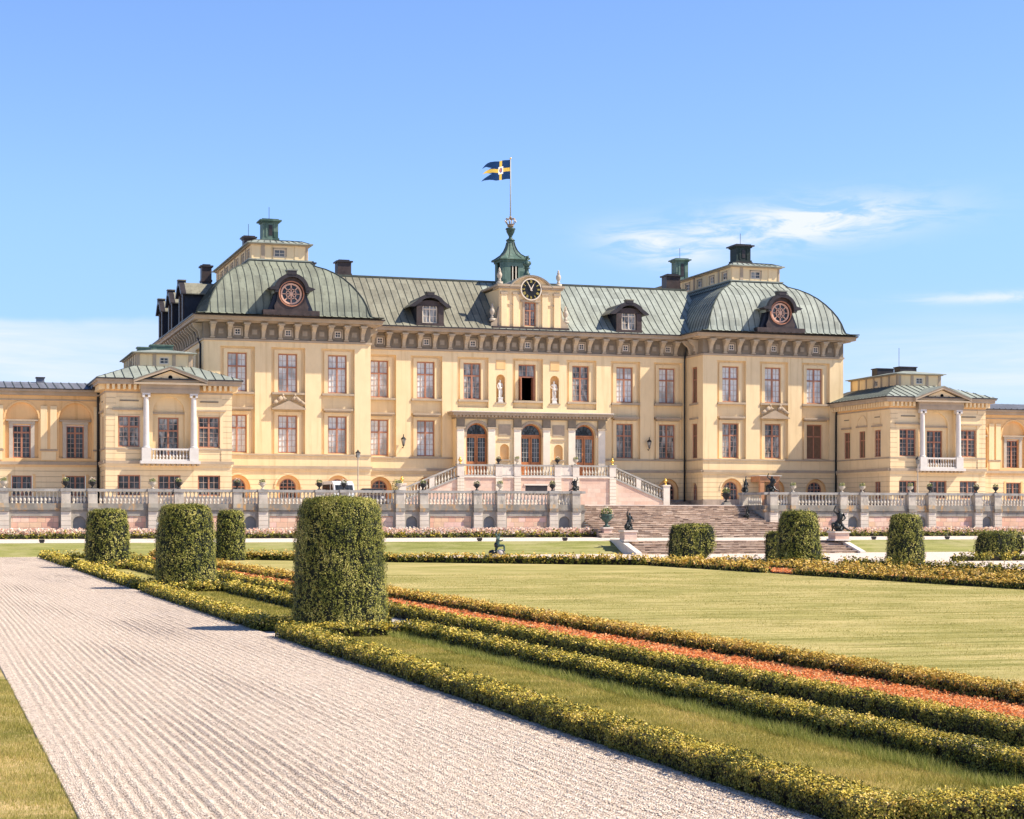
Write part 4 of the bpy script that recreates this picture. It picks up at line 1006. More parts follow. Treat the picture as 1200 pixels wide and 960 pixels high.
# ---- cupola
def cupola():
    x, y = XC+.1, 157.3; b = MB(); g = M['green']
    for sx in (-1, 1):
        for sy in (-1, 1): b.box(x+sx*1.0-.13, x+sx*1.0+.13, y+sy*1.0-.13, y+sy*1.0+.13, 23.2, 25.75, g)
    b.box(x-1.18, x+1.18, y-1.18, y+1.18, 23.1, 23.55, g)
    for e in (-1, 1):
        b.box(x-.96, x-.36, y+e*1.1-.05, y+e*1.1+.05, 23.55, 25.6, g); b.box(x+.36, x+.96, y+e*1.1-.05, y+e*1.1+.05, 23.55, 25.6, g)
        b.box(x-.36, x+.36, y+e*1.1-.05, y+e*1.1+.05, 25.2, 25.6, g); b.box(x+e*1.1-.05, x+e*1.1+.05, y-.96, y-.36, 23.55, 25.6, g); b.box(x+e*1.1-.05, x+e*1.1+.05, y+.36, y+.96, 23.55, 25.6, g)
        b.box(x-.05+e*.16, x+.05+e*.16, y-1.16, y-1.08, 23.6, 25.2, M['cream'])
    b.box(x-.9, x+.9, y-.9, y+.9, 23.5, 25.5, M['black']); b.box(x-1.22, x+1.22, y-1.22, y+1.22, 25.6, 25.82, g)
    part('cupola', b, PAL)
    r = MB(); prof = [(2.0, 25.80), (1.97, 25.9), (1.55, 26.08), (1.05, 26.35), (.72, 26.7), (.5, 27.1), (.38, 27.5), (.42, 27.55), (.40, 27.62)]
    r.lathe(prof, 4, g, (x, y, 0), True, pi/4)
    cro = part('cupola_roof', r, PAL)
    for sx, sy in ((1, 1), (1, -1), (-1, -1), (-1, 1)):
        seam([(x+sx*r_*.707, y+sy*r_*.707, z) for r_, z in prof[1:7]], .06, .05)
    for q in (-.3, .3): seam([(x+q*r_, y-r_*.707, z) for r_, z in prof[1:7]], .04, .04)
    take_seams(cro)
    v = MB(); v.lathe([(.38, 27.6), (.44, 27.7), (.2, 27.85), (.14, 28.0), (.24, 28.2), (.38, 28.45), (.40, 28.62), (.48, 28.72), (.42, 28.8), (.16, 28.84)], 12, M['verdbronze'], (x, y, 0)); 
    cr = MB(); cr.lathe([(.26, 28.9), (.30, 29.02), (.30, 29.15)], 14, M['oldgold'], (x, y, 0))
    for k in range(6):
        a = pi*k/3; pts = [(x+cos(a)*.28, y+sin(a)*.28, 29.12), (x+cos(a)*.50, y+sin(a)*.50, 29.42), (x+cos(a)*.42, y+sin(a)*.42, 29.68), (x+cos(a)*.06, y+sin(a)*.06, 29.62)]
        cr.tube(pts, .055, M['oldgold'], 5); cr.ball((x+cos(a)*.5, y+sin(a)*.5, 29.45), .08, M['marble'], 6, 4)
    cr.ball((x, y, 29.78), .13, M['oldgold']); part('cupola_finial', v, PAL, True); part('gilded_crown', cr, PAL, True)
    return x, y
CUX, CUY = cupola()

# ---- entrance portico of three arches
def portico():
    P = front(150.95); b = MB(); t = MB(); ZP = 6.0
    holes = [(c-1.0, c+1.0, ZP, 10.60, True) for c in (-5.0, 0, 5.0)]+[(c-.42, c+.42, 7.45, 8.80, True) for c in (-2.5, 2.5)]
    holed(b, P, -6.95, 6.95, ZP-.1, 10.95, [(a, b2, c, d, e) for a, b2, c, d, e in holes], 0, .55, M['wall'])
    for c in (-2.5, 2.5): b.quad(P(c-.42, .30, 7.45), P(c+.42, .30, 7.45), P(c+.42, .30, 8.80), P(c-.42, .30, 8.80), M['wall2'])
    for e in (-1, 1): b.quad(P(e*6.95, 0, 3.2), P(e*6.95, 1.1, 3.2), P(e*6.95, 1.1, 11.0), P(e*6.95, 0, 11.0), M['wall'])
    part('portico_wall', b, PAL)
    for c in (-6.55, -3.72, -1.35, 1.35, 3.72, 6.55):
        t.box(c-.32, c+.32, -.16, 0, ZP, 10.12, M['pilaster'], P); t.box(c-.36, c+.36, -.20, 0, 10.25, 10.95, M['frieze'], P); t.box(c-.38, c+.38, -.22, 0, ZP, ZP+.4, M['trim'], P)
        t.box(c-.42, c+.42, -.26, 0, 10.12, 10.25, M['trim'], P)
    for c in (-5, 0, 5):
        o_ = arc(c, 9.6, 1.22, 16); i_ = arc(c, 9.6, 1.0, 16)
        for k in range(16): t.prism([o_[k], o_[k+1], i_[k+1], i_[k]], -.10, .0, M['trim'], P)
        for e in (-1, 1): t.box(c+e*1.12-.14, c+e*1.12+.14, -.12, 0, 9.42, 9.6, M['trim'], P)
    for c in (-2.5, 2.5):
        t.box(c-.55, c+.55, -.05, 0, 9.55, 10.5, M['trim'], P); t.box(c-.62, c+.62, -.1, 0, 9.15, 9.27, M['trim'], P); t.box(c-.55, c+.55, -.14, 0, 7.32, 7.45, M['trim'], P)
    part('portico_pilasters', t, PAL)
    c = MB(); c.box(-7.05, 7.05, -.26, 1.0, 10.95, 11.10, M['frieze'], P); c.box(-7.35, 7.35, -.58, 1.0, 11.26, 11.44, M['trim'], P); c.box(-7.45, 7.45, -.68, 1.0, 11.44, 11.54, M['trim'], P); c.box(-7.5, 7.5, -.72, 1.0, 11.54, 11.60, M['white'], P)
    c.box(-7.05, 7.05, -.28, 1.0, 11.10, 11.26, M['trim'], P)
    n = 44
    for k in range(n): q = -7.0+14.0*k/(n-1); c.box(q-.09, q+.09, -.50, -.28, 11.12, 11.255, M['trim'], P)
    part('portico_cornice', c, PAL)
    for c_, op in ((-5, 0), (0, 0), (5, 1)):
        fan = MB(); r = .96; sp = 9.62
        o_ = arc(c_, sp, r, 16); i_ = arc(c_, sp, r-.1, 16)
        for k in range(16): fan.prism([o_[k], o_[k+1], i_[k+1], i_[k]], .38, .5, M['door'], P)
        fan.box(c_-r, c_+r, .34, .5, sp-.14, sp+.02, M['door'], P)
        for k in range(1, 6):
            a = pi*k/6; d = (cos(a), sin(a)); p = (-d[1]*.018, d[0]*.018)
            fan.prism([(c_+p[0]+d[0]*.2, sp+p[1]+d[1]*.2), (c_+d[0]*.88+p[0], sp+d[1]*.88+p[1]), (c_+d[0]*.88-p[0], sp+d[1]*.88-p[1]), (c_-p[0]+d[0]*.2, sp-p[1]+d[1]*.2)], .41, .45, M['iron'], P)
        o2 = arc(c_, sp, .46, 12); i2 = arc(c_, sp, .43, 12)
        for k in range(12): fan.prism([o2[k], o2[k+1], i2[k+1], i2[k]], .41, .45, M['iron'], P)
        fo = part('fanlight', fan, PAL, O=P(c_, .4, sp))
        g = MB(); pl = arc(c_, sp, r-.02, 16); g.add([P(a, .47, b2) for a, b2 in pl], [tuple(range(len(pl)))], M['glassdark']); part('pane', g, fo)
        for e in (-1, 1):
            d = MB(); a, b2 = sorted((c_+e*.02, c_+e*.95)); zt = 9.46
            d.box(a, a+.13, .36, .46, ZP, zt, M['door'], P); d.box(b2-.13, b2, .36, .46, ZP, zt, M['door'], P); d.box(a+.13, b2-.13, .362, .458, zt-.14, zt, M['door'], P); d.box(a+.13, b2-.13, .365, .45, ZP, ZP+1.25, M['door'], P)
            d.box(a+.2, b2-.2, .345, .37, ZP+.25, ZP+1.0, M['door'], P)
            do = part('door', d, PAL, O=P((a+b2)/2, .4, ZP))
            m = MB()
            for k in range(1, 3): q = a+.13+(b2-a-.26)*k/3; m.box(q-.015, q+.015, .39, .42, ZP+1.25, zt-.14, M['greypaint'], P)
            for k in range(1, 5): q = ZP+1.25+(zt-.14-ZP-1.25)*k/5; m.box(a+.13, b2-.13, .391, .419, q-.015, q+.015, M['greypaint'], P)
            part('glazing_bars', m, do)
            g = MB(); g.quad(P(a+.1, .43, ZP+1.2), P(b2-.1, .43, ZP+1.2), P(b2-.1, .43, zt-.1), P(a+.1, .43, zt-.1), M['glassmid' if op else 'glassdark']); part('pane', g, do)
portico()
part('wall', wall, PAL); part('ground_floor_wall', lowwall, PAL); 
part('string_course', trim, PAL); part('frieze', frz, PAL)

# ---- small pavilions and wings
def small_pavilion(sd):
    Y = 138.5; c = 33.2*sd; hw = 4.75; P = front(Y); w = MB(); t = MB(); rfm = MB(); wins = []
    bays = [c-3.0, c, c+3.0]; g = 'glassdark' if sd > 0 else 'glassmid'
    # front
    holes = [(s-.82, s+.82, 7.66, 10.02) for s in (bays[0], bays[2])]
    holed(w, P, c-hw, c-1.72, Z_B1, 11.75, holes[:1], 0, .22, M['rust']); holed(w, P, c+1.72, c+hw, Z_B1, 11.75, holes[1:], 0, .22, M['rust'])
    # recessed centre behind the columns with an arch
    holed(w, P, c-1.72, c+1.72, Z_B1, 11.75, [(c-1.2, c+1.2, Z_B1, 11.55, True)], .35, .22, M['wall'])
    holed(w, P, c-1.2, c+1.2, Z_B1, 11.55, [(c-.78, c+.78, 7.05, 9.95)], .57, .2, M['wall'])
    for e in (-1, 1): w.quad(P(c+e*1.72, 0, Z_B1), P(c+e*1.72, .35, Z_B1), P(c+e*1.72, .35, 11.75), P(c+e*1.72, 0, 11.75), M['wall'])
    t.box(c-1.3, c+1.3, .42, .6, 10.2, 10.32, M['trim'], P)
    for s in (bays[0], bays[2]):
        window('tall', 1.6, 2.34, P, s, .12, 7.67, g if s != bays[2] else 'glassmid')
        t.box(s-1.25, s+1.25, -.22, 0, 10.42, 10.54, M['trim'], P); t.box(s-1.0, s+1.0, -.06, 0, 10.54, 11.4, M['wall'], P); t.box(s-.7, s+.7, -.12, -.06, 11.1, 11.2, M['frieze'], P)
        for e in (-1, 1): t.box(s+e*.95-.11, s+e*.95+.11, -.06, 0, 7.6, 10.42, M['wall'], P)
    window('tall', 1.54, 2.88, P, c, .68, 7.06, g)
    # ground floor
    lowh = [(s-.85, s+.85, 4.0, 5.55) for s in bays]
    holed(w, P, c-hw, c+hw, 3.9, Z_B0, lowh, 0, .2, M['rust'])
    for s in bays: window('low', 1.66, 1.55, P, s, .12, 4.0, 'glassdark')
    w.box(c-hw-.02, c+hw+.02, -.06, .1, ZT-.03, 3.92, M['plinth'], P)
    t.box(c-hw, c+hw, -.16, .04, Z_B0+.14, Z_B1, M['trim'], P); t.box(c-hw, c+hw, -.09, .04, Z_B0-.02, Z_B0+.14, M['wall'], P)
    for e in (-1, 1): a, b = sorted((c+e*1.72, c+e*hw)); t.box(a, b, -.07, .04, 7.46, 7.58, M['trim'], P)
    for e in (-1, 1): t.box(c+e*(hw-.42)-.4, c+e*(hw-.42)+.4, -.05, 0, Z_B1, 11.75, M['rust'], P)
    # sides
    for e in (-1, 1):
        Ps = (leftside if e < 0 else rightside)(c+e*hw); rz = -pi/2 if e < 0 else pi/2; y1 = 148.3 if e != sd else 152.0
        sb = [140.6, 143.35, 146.1]
        holed(w, Ps, Y, y1, Z_B1, 11.75, [(s-.55, s+.55, 7.66, 10.02) for s in sb], 0, .15, M['wall'])
        for i, s in enumerate(sb): window('blind' if i else 'tall', 1.1, 2.36, Ps, s, .09, 7.66, 'glassdark', rz=rz, name='window' if not i else 'blind_window')
        for s in (sb[0], sb[2]): t.box(s-.85, s+.85, -.16, 0, 10.3, 10.44, M['trim'], Ps); t.box(s-.45, s+.45, -.06, 0, 11.1, 11.18, M['frieze'], Ps); t.box(s-.6, s+.6, -.03, 0, 10.6, 11.35, M['wall'], Ps)
        o_ = arc(sb[1], 10.5, .95, 12); i_ = arc(sb[1], 10.5, .82, 12)
        for k in range(12): t.prism([o_[k], o_[k+1], i_[k+1], i_[k]], -.07, 0, M['wall'], Ps)
        t.box(sb[1]-.95, sb[1]+.95, -.12, 0, 10.36, 10.5, M['trim'], Ps)
        holed(w, Ps, Y, y1, 3.9, Z_B0, [(140.1, 141.1, 4.0, 5.5), (142.9, 143.8, 3.9, 5.5, True)], 0, .15, M['rust'])
        window('low', 1.0, 1.5, Ps, 140.6, .09, 4.0, 'glassdark', rz=rz); window('arch', .9, 1.6, Ps, 143.35, .09, 3.9, 'glassdark', rz=rz)
        w.box(Y, y1, -.06, .1, ZT-.03, 3.92, M['plinth'], Ps)
        t.box(Y, y1, -.16, .04, Z_B0+.14, Z_B1, M['trim'], Ps); t.box(Y, y1, -.09, .04, Z_B0-.02, Z_B0+.14, M['wall'], Ps); t.box(Y, y1, -.07, .04, 7.46, 7.58, M['trim'], Ps)
    part('pavilion_wall', w, PAL)
    # entablature with modillions
    x0, x1, y0 = XC+c-hw, XC+c+hw, Y; yb = 152.0
    t.box(x0-.06, x1+.06, y0-.06, yb, 11.72, 11.84, M['trim']); t.box(x0-.02, x1+.02, y0-.02, yb, 11.84, 12.36, M['wall2'])
    t.box(x0-.60, x1+.60, y0-.60, yb, 12.36, 12.60, M['trim']); t.box(x0-.70, x1+.70, y0-.70, yb, 12.60, 12.72, M['trim'])
    n = 24
    for k in range(n):
        q = x0+.15+(x1-x0-.3)*k/(n-1)
        if abs(q-XC-c) < 2.2: continue
        t.prism([(q-.09, 11.98), (q+.09, 11.98), (q+.11, 12.36), (q-.11, 12.36)], y0-.46, y0-.02, M['wall'])
    for e, Ps in ((-1, leftside(c-hw)), (1, rightside(c+hw))):
        for k in range(22): s = Y+.1+k*.45; t.prism([(s-.09, 11.98), (s+.09, 11.98), (s+.11, 12.36), (s-.11, 12.36)], -.46, -.02, M['wall'], Ps)
    part('pavilion_cornice', t, PAL)
    gm = MB(); gm.box(x0-.76, x1+.76, y0-.76, yb, 12.72, 12.82, M['dark']); part('gutter', gm, PAL)
    # roof, pediment, attic
    A = [(x0-.70, y0-.70, 12.82), (x1+.70, y0-.70, 12.82), (x1+.70, 152.4, 12.82), (x0-.70, 152.4, 12.82)]
    B = [(XC+c-2.3, 141.6, 14.05), (XC+c+2.3, 141.6, 14.05), (XC+c+2.3, 150.4, 14.05), (XC+c-2.3, 150.4, 14.05)]
    for k in range(4): rfm.quad(A[k], A[(k+1) % 4], B[(k+1) % 4], B[k], M['roof'])
    rfm.add(B, [(0, 1, 2, 3)], M['roof']); pro = part('pavilion_roof', rfm, PAL)
    for k in range(17):
        u_ = k/16; a = Vector(A[0]).lerp(Vector(A[1]), u_); xx = a.x; cxm = XC+c
        t_ = min(1, max(0, (abs(a.x-cxm)-2.3)/(hw+.70-2.3))); b = Vector((xx, A[0][1]+(B[0][1]-A[0][1])*(1-t_), 12.82+(14.05-12.82)*(1-t_)))
        if (b-a).length > .1: seam([a+Vector((0, 0, .01)), b+Vector((0, 0, .01))], .04, .04)
    for k in range(18):
        y = y0-.4+k*.6
        for e in (-1, 1):
            lim = min(1, (y-(y0-.7))/(141.6-(y0-.7))); a = Vector((XC+c+e*(hw+.70), y, 12.83)); b = Vector((XC+c+e*(hw+.70-(hw+.70-2.3)*lim), y, 12.83+(1.22)*lim)); seam([a, b], .04, .04)
    take_seams(pro)
    pm = MB(); pc = c
    pm.prism([(pc-2.35, 12.50), (pc+2.35, 12.50), (pc, 13.42)], -.62, 0, M['wall'], P)
    for e in (-1, 1):
        pm.prism([(pc+e*2.75, 12.50), (pc+e*2.75, 12.70), (pc, 13.72), (pc, 13.50)], -.95, .1, M['trim'], P)
        pm.prism([(pc+e*2.78, 12.70), (pc+e*2.78, 12.76), (pc, 13.79), (pc, 13.72)], -1.0, 2.6, M['roof'], P)
    pm.box(pc-2.75, pc+2.75, -.92, 0, 12.36, 12.50, M['trim'], P); pm.box(pc-2.2, pc+2.2, -.60, 0, 11.72, 12.36, M['trim'], P); pm.box(pc-2.25, pc+2.25, -.64, 0, 11.98, 12.04, M['trim'], P)
    pm.prism([(pc+.16*cos(2*pi*k/14), 12.92+.16*sin(2*pi*k/14)) for k in range(14)], -.65, -.6, M['black'], P)
    part('pediment', pm, PAL)
    # columns and balcony
    for e in (-1, 1):
        cm = MB(); q = P(c+e*1.78, -.38, 0)
        cm.box(q[0]-.34, q[0]+.34, q[1]-.3, q[1]+.3, 6.62, 7.60, M['white']); cm.lathe([(.29, 7.60), (.29, 7.68), (.24, 7.74), (.23, 8.5), (.22, 9.8), (.195, 11.3), (.195, 11.38), (.24, 11.42)], 16, M['white'], (q[0], q[1], 0))
        cm.box(q[0]-.30, q[0]+.30, q[1]-.22, q[1]+.22, 11.60, 11.72, M['white'])
        for e2 in (-1, 1): cm.lathe([(.11, -.22), (.11, .22)], 10, M['white'], (0, 0, 0)) if False else cm.box(q[0]+e2*.2-.09, q[0]+e2*.2+.09, q[1]-.24, q[1]+.24, 11.42, 11.60, M['white'])
        part('column', cm, PAL, False)
    bm_ = MB(); bm_.box(c-2.25, c+2.25, -.85, 0, 6.40, 6.62, M['white'], P); bm_.box(c-1.4, c+1.4, -.62, -.28, 7.42, 7.56, M['white'], P); bm_.box(c-1.4, c+1.4, -.60, -.30, 6.62, 6.74, M['white'], P)
    for k in range(12): bm_.box(c-2.1+k*.38-.08, c-2.1+k*.38+.08, -.7, 0, 6.26, 6.40, M['trim'], P)
    bo = part('balcony', bm_, PAL, O=P(c, 0, 6.62))
    for k in range(11):
        bb = link('baluster', BAL_S, bo, P(c-1.25+k*.25, -.45, 6.74))
    # attic
    aw = MB(); Pa = front(141.6)
    holed(aw, Pa, c-2.15, c+2.15, 13.95, 14.98, [(c-.37, c+.37, 14.22, 14.78)], 0, .08, M['wall']); window('small', .74, .56, Pa, c, .03, 14.22, 'glassdark', name='attic_window')
    for e, Ps in ((-1, leftside(c-2.15)), (1, rightside(c+2.15))):
        holed(aw, Ps, 141.6, 150.2, 13.95, 14.98, [(145.2, 145.8, 14.2, 14.75)], 0, .08, M['wall']); window('small', .6, .55, Ps, 145.5, .03, 14.2, 'glassdark', rz=-pi/2*(-e)*-1 if False else (-pi/2 if e < 0 else pi/2), name='attic_window')
        for k in range(7): s = 141.75+k*1.38; aw.box(s-.12, s+.12, -.05, 0, 13.98, 14.98, M['trim'], Ps)
    for s in (-2.0, -.75, .75, 2.0): aw.box(c+s-.13, c+s+.13, -.05, 0, 13.98, 14.98, M['trim'], Pa)
    aw.box(XC+c-2.3, XC+c+2.3, 141.42, 150.4, 14.98, 15.06, M['trim'])
    aw.quad((XC+c-2.15, 150.2, 13.95), (XC+c+2.15, 150.2, 13.95), (XC+c+2.15, 150.2, 14.98), (XC+c-2.15, 150.2, 14.98), M['wall'])
    part('attic', aw, PAL)
    ar = MB(); a = (XC+c-2.5, XC+c+2.5, 141.2, 150.6); ar.box(*a, 15.06, 15.12, M['roof']); b = (XC+c-.5, XC+c+.5, 143.4, 148.4)
    A = [(a[0], a[2], 15.12), (a[1], a[2], 15.12), (a[1], a[3], 15.12), (a[0], a[3], 15.12)]; B = [(b[0], b[2], 15.5), (b[1], b[2], 15.5), (b[1], b[3], 15.5), (b[0], b[3], 15.5)]
    for k in range(4): ar.quad(A[k], A[(k+1) % 4], B[(k+1) % 4], B[k], M['roof'])
    ar.add(B, [(0, 1, 2, 3)], M['roof']); part('attic_roof', ar, PAL)
    for q, yy, h in ((.1, 144.2, 15.95), (-.6, 147.0, 16.0)):
        v = MB(); xx = XC+c+q; v.box(xx-.85, xx+.85, yy-.5, yy+.5, 15.2, h-.1, M['green'] if sd < 0 else M['dark']); v.box(xx-.92, xx+.92, yy-.57, yy+.57, h-.1, h-.02, M['green'] if sd < 0 else M['dark']); part('roof_vent', v, PAL)
    if sd > 0:
        v = MB(); v.tube([(XC+c-.2, 144.8, 15.9), (XC+c-.2, 144.8, 17.7)], .02, M['iron'], 5); part('lightning_rod', v, PAL)

# balusters
BPROF = [(.085, 0), (.085, .05), (.05, .07), (.05, .10), (.095, .20), (.10, .29), (.06, .42), (.035, .56), (.035, .62), (.055, .68), (.045, .71), (.08, .74), (.08, .80)]
m = MB(); m.lathe(BPROF, 10, M['bal']); BAL = m.mesh('baluster', smooth=True)
m = MB(); m.lathe([(r*.85, z*.85) for r, z in BPROF], 8, M['white']); BAL_S = m.mesh('baluster', smooth=True)
for sd in (-1, 1): small_pavilion(sd)

def wing(sd):
    Y = 143.0; P = front(Y); w = MB(); t = MB(); a, b = sorted((sd*37.95, sd*62.0)); cs = [sd*(39.8+3.98*k) for k in range(6)]
    holed(w, P, a, b, Z_B1, 11.7, [(c-1.22, c+1.22, 6.9, 11.15, True) for c in cs], 0, .22, M['wall2'])
    for c in cs:
        holed(w, P, c-1.22, c+1.22, 6.9, 11.15, [(c-.66, c+.66, 6.9, 9.42)], .22, .25, M['wall2'])
        for e in (-1, 1): t.box(c+e*.80-.14, c+e*.80+.14, .08, .22, 6.8, 9.5, M['surround'], P)
        t.box(c-.98, c+.98, .0, .22, 9.5, 9.72, M['surround'], P); t.box(c-1.18, c+1.18, -.12, .22, 9.72, 9.84, M['trim'], P)
        o_ = arc(c, 9.93, 1.36, 14); i_ = arc(c, 9.93, 1.23, 14)
        for k in range(14): t.prism([o_[k], o_[k+1], i_[k+1], i_[k]], -.05, 0, M['wall2'], P)
        window('french', 1.32, 2.5, P, c, .34, 6.9, 'glassdark')
        d = c+1.99
        for q in (-.36, .36): t.box(d+q-.25, d+q+.25, -.08, 0, 7.6, 10.9, M['wall'], P)
        t.box(d-.66, d+.66, -.06, 0, 7.46, 7.58, M['trim'], P); t.box(d-.55, d+.55, -.04, 0, 6.75, 7.4, M['wall'], P)
    d = cs[0]-sd*1.99
    holed(w, P, a, b, 3.9, Z_B0, [(c-.78, c+.78, 4.0, 5.55) for c in cs], 0, .2, M['rust'])
    for c in cs:
        window('low', 1.5, 1.55, P, c, .12, 4.0, 'glassdark')
        for e in (-1, 1): t.box(c+e*.9-.1, c+e*.9+.1, -.04, 0, 4.0, 5.66, M['wall2'], P)
    w.box(a, b, -.06, .1, ZT-.03, 3.92, M['plinth'], P)
    t.box(a, b, -.14, .04, Z_B0+.14, Z_B1, M['trim'], P); t.box(a, b, -.08, .04, Z_B0-.02, Z_B0+.14, M['wall2'], P)
    t.box(a, b, -.06, .04, 11.32, 11.40, M['trim'], P)
    t.box(a, b, -.30, .04, 11.7, 11.98, M['trim'], P); t.box(a, b, -.55, 4, 11.98, 12.14, M['trim'], P)
    part('wing_wall', w, PAL); part('wing_trim', t, PAL)
    r = MB(); r.box(a, b, -.62, 9, 12.14, 12.22, M['dark'], P); r.quad(P(a, -.6, 12.22), P(b, -.6, 12.22), P(b, 4.0, 13.0), P(a, 4.0, 13.0), M['wingroof']); r.quad(P(a, 9, 12.22), P(b, 9, 12.22), P(b, 4.0, 13.0), P(a, 4.0, 13.0), M['wingroof'])
    q = a+.3
    while q < b: r.box(q-.03, q+.03, -.6, -.5, 12.2, 12.28, M['seam'], P); r.add([P(q-.03, -.55, 12.26), P(q+.03, -.55, 12.26), P(q+.03, 4.0, 13.04), P(q-.03, 4, 13.04)], [(0, 1, 2, 3)], M['seam']); q += .62
    part('wing_roof', r, PAL)
    v = MB(); cx = sd*42.2; v.box(cx-.3, cx+.3, 3.5, 4.2, 12.4, 13.3, M['wingroof'] if sd < 0 else M['dark'], P); v.box(cx-.36, cx+.36, 3.4, 4.3, 13.3, 13.37, M['dark'], P); part('roof_vent', v, PAL)
for sd in (-1, 1): wing(sd)

# downpipes
def pipe(pts, r=.085):
    m = MB(); m.tube(pts, r, M['iron'], 8); part('downpipe', m, PAL, True)
X = lambda s: XC+s
pipe([(X(15.05), 151.1, 18.7), (X(15.0), 151.15, 18.3), (X(14.98), 151.75, 17.2), (X(14.98), 151.8, 3.3)])
pipe([(X(-29.35), 151.6, 18.6), (X(-29.42), 151.8, 17.9), (X(-29.28), 149.4, 16.6), (X(-29.28), 149.4, 12.9)])
pipe([(X(-38.15), 142.5, 12.9), (X(-38.2), 142.4, 12.3), (X(-38.1), 142.8, 11.8), (X(-38.1), 142.82, 3.3)], .1)
pipe([(X(28.3), 147.6, 12.95), (X(28.25), 147.7, 12.3), (X(28.35), 148.0, 11.6), (X(28.35), 148.05, 3.3)])
m = MB(); q = (X(-38.2), 142.3); m.prism([(q[0]-.5, 12.15), (q[0]+.5, 12.15), (q[0]+.3, 12.7), (q[0]-.3, 12.7)], q[1]-.4, q[1]+.3, M['dark']); part('rainwater_head', m, PAL)

# wooden porch on the right block
def porch():
    c = 20.8; Y = 146.4; m = MB(); f = MB()
    for e in (-1, 1):
        m = MB(); m.box(X(c+e*.72)-.2, X(c+e*.72)+.2, Y-.16, Y+.16, 3.2, 5.55, M['terra']); part('porch_post', m, PAL)
    f.box(X(c-.95), X(c+.95), Y-.2, 148.1, 5.55, 6.05, M['terra']); f.box(X(c-1.1), X(c+1.1), Y-.35, 148.1, 6.05, 6.12, M['white'])
    part('porch_canopy', f, PAL)
porch()

# terrace flights in front of the portico
POD = thing('entrance_staircase', 'pink stone double staircase with white balustrades rising to the three entrance doors', 'staircase', (XC, 149.4, ZT))
def podium():
    Y = 149.35; b = MB(); t = MB(); ZF = 5.95
    b.box(X(-7.0), X(7.0), Y, 151.0, ZT-.02, ZF-.14, M['pink2']); b.box(X(-7.12), X(7.12), Y-.10, 151.0, ZF-.14, ZF, M['coping'])
    part('podium', b, POD)
    prs = [-7.0, -3.55, -1.86, 1.86, 3.55, 7.0]
    for x in prs:
        t = MB(); t.box(X(x-.3), X(x+.3), Y-.14, Y+.3, ZT-.01, ZF-.14, M['channel'])
        t.box(X(x-.3), X(x+.3), Y-.12, Y+.32, ZF, ZF+.92, M['coping']); t.box(X(x-.36), X(x+.36), Y-.17, Y+.37, ZF+.92, ZF+1.03, M['rail'])
        part('pier', t, POD)
    r = MB(); r.box(X(-7), X(7), Y-.04, Y+.24, ZF+.86, ZF+1.0, M['rail']); r.box(X(-7), X(7), Y-.04, Y+.24, ZF+.001, ZF+.10, M['rail'])
    for a, b2 in ((-3.55, -1.86), (1.86, 3.55)): r.box(X(a), X(b2), Y, Y+.2, ZF+.1, ZF+.86, M['coping'])
    part('balustrade_rail', r, POD)
    for a, b2 in ((-7, -3.55), (-1.86, 1.86), (3.55, 7)):
        lo, hi = a+.75, b2-.45; n = int((hi-lo)/.27)
        for k in range(n+1): link('baluster', BAL, POD, (X(lo+(hi-lo)*k/n), Y+.1, ZF+.08))
    g = MB(); g.box(X(-.1-1.0), X(-.1+1.0), Y-.02, Y+.05, 4.35, 5.15, M['dark']) ; g.box(X(-1.25), X(1.05), Y-.08, Y-.0, 5.15, 5.28, M['coping']); part('cellar_window', g, POD)
    for e in (-1, 1):
        f = MB(); x0, x1 = 7.0, 11.9; zt0, zt1 = ZF, 3.95
        pts = [(x0, ZT), (x1, ZT), (x1, zt1), (x0, zt0)]
        f.prism([(X(e*a), z) for a, z in pts], Y+.05, Y+.35, M['pink2'])
        f.prism([(X(e*a), z) for a, z in ((x0, zt0-.14), (x1, zt1-.14), (x1, zt1+.02), (x0, zt0+.02))], Y-.03, Y+.40, M['rail'])
        f.prism([(X(e*a), z) for a, z in ((x0, zt0+.86), (x1, zt1+.86), (x1, zt1+1.0), (x0, zt0+1.0))], Y+.02, Y+.32, M['rail'])
        n = 15
        for k in range(n):
            a = x0+(x1-x0)*(k+.5)/n
            f.box(X(e*a)-.16, X(e*a)+.16, Y+.35, 151.6, ZT, zt0+(zt1-zt0)*(k+1)/n-.05, M['step'])
        f.prism([(X(e*a), z) for a, z in ((9.3, 5.0), (9.75, 4.82), (9.75, 5.70), (9.3, 5.88))], Y+.04, Y+.3, M['coping'])
        part('stair_flight', f, POD)
        for k in range(16):
            a = x0+.5+(x1-x0-.8)*k/15
            if 9.2 < a < 9.85: continue
            link('baluster', BAL, POD, (X(e*a), Y+.17, zt0+(zt1-zt0)*(a-x0)/(x1-x0)))
        nw = MB(); nw.box(X(e*12.15)-.3, X(e*12.15)+.3, Y-.1, Y+.5, ZT, 5.15, M['coping']); nw.box(X(e*12.15)-.36, X(e*12.15)+.36, Y-.16, Y+.56, 5.15, 5.27, M['coping']); part('newel_post', nw, POD)
        st = MB()
        for k in range(4): st.box(X(e*12.5) if e > 0 else X(-15.0), X(e*15.0) if e > 0 else X(-12.5), Y+.3+.35*k, 152-.05, ZT, ZT+.15*(k+1), M['step'])
        part('landing_steps', st, POD)
podium()

